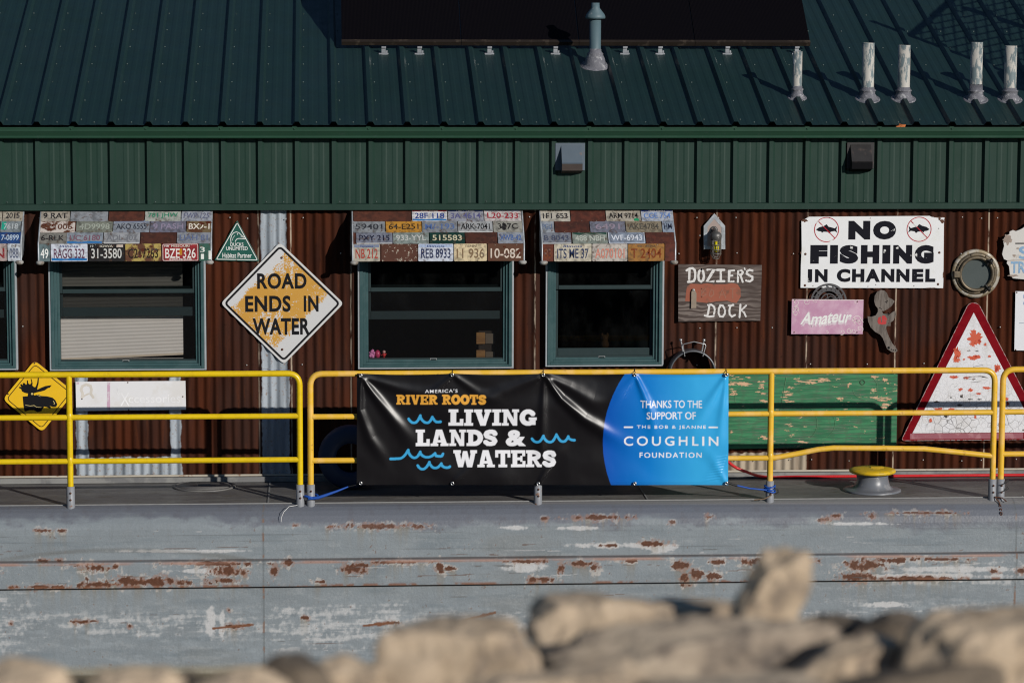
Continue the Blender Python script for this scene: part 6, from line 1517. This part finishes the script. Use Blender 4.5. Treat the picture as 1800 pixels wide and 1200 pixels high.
b = MB(); b.lathe((cx_ + .002, yl, 0), [(0, zc_(640)), (30 * kk, zc_(650)), (30 * kk, zc_(700)), (56 * kk, zc_(730)), (58 * kk, zc_(800)), (40 * kk, zc_(845)), (0, zc_(850))], 20); b.build('bulb', mat('bulb_yellow', (.80, .66, .01), .35), lm)

# --- hoop with wire bail behind the banner
hc = onY(1217.5, 656.5, -.15); hp_ = thing('metal_hoop', 'open round grey metal drum with wire bail, half hidden behind the banner', 'drum', (hc.x, -.02, hc.z)); k = 1 / S(-.15)
b = MB(); b.lathe((hc.x, -.02, hc.z), [(40.5 * k, 0), (41 * k, .135), (40 * k, .145), (38 * k, .145), (37.5 * k, .135), (38.5 * k, 0)], 48, 0, (0, -1, 0)); b.build('rim', mat('rim_grey', (.13, .135, .145), .4, .5, var=.2), hp_)
Hz = lambda L: [(1160 + x / 12, 580 + y / 12) for x, y in L]
b = MB(); f3 = lambda L, Y: [tuple(onY(a_, c_, Y)) for a_, c_ in Hz(L)]
b.tube(f3([(525, 555), (485, 320), (505, 295), (720, 245), (955, 300), (968, 330), (905, 555)], -.17), .0045, 6)
for L in ([(490, 470), (440, 210)], [(885, 450), (930, 215)]): b.tube(f3(L, -.10), .0075, 8); b.lathe(f3([L[1]], -.10)[0], [(.0, -.012), (.012, -.01), (.012, .01), (0, .012)], 10)
b.build('wire_bail', mat('bail_wire', (.42, .42, .42), .35, .6), hp_)

# ================================================================== expanded metal rack out of frame that throws the lattice shadow
T_ = 2.1
def lift(px, py, e=0.0): return onRoof(px, py) + SUN * (T_ + e)
A_, B_, C_ = lift(1600, 63), lift(1682, -8), lift(1830, 150)
D_ = B_ + (C_ - A_); rk = thing('mesh_rack', 'unseen expanded metal rack on a post, shaped to cast the roof lattice shadow', 'rack', (C_.x + .6, -.8, 0.0))
m_rack = mat('rack_steel', (.10, .10, .10), .6, .3)
U3, V3 = (C_ - A_), (B_ - A_) * 1.5
b = MB(); nU, nV = 11, 7
for i in range(nU + 1):
    for j in range(nV + 1):
        o_ = A_ + U3 * (i / nU) + V3 * (j / nV); du, dv = U3 / nU, V3 / nV
        if i < nU and j < nV:
            b.tube([o_, o_ + du + dv], .0085, 4, cap=False) if (i + j) % 1 == 0 else None
            b.tube([o_ + dv, o_ + du], .0085, 4, cap=False)
b.build('mesh_panel', m_rack, rk)
b = MB()
for P_, Q_ in ((A_ - (C_ - A_) * .30, C_), (A_, A_ + V3), (C_, C_ + V3), (A_ + V3, C_ + V3)): b.tube([P_, Q_], .026, 8)
b.tube([A_ + U3 * .15 + V3 * .55, C_ + V3 * .6], .05, 8); b.build('frame', m_rack, rk)
b = MB(); cc3 = C_ + U3 * .05 + V3 * .02; n3 = U3.cross(V3).normalized(); b.lathe(cc3 - U3 * .12, [(0, 0), (.30, 0), (.30, .03), (0, .03)], 24, 0, n3); b.build('plate', m_rack, rk)
b = MB(); b.tube([(C_.x + .6, -.8, 0), (C_.x + .6, C_.y, C_.z - .3), tuple(C_)], .05, 12); b.tube([(C_.x + .6, C_.y, C_.z - .3), tuple(C_ + V3)], .04, 10); b.build('post', m_rack, rk)

# ------------------------------------------------------------------ tidy
for o in bpy.data.objects:
    if '_loc' in o: del o['_loc']
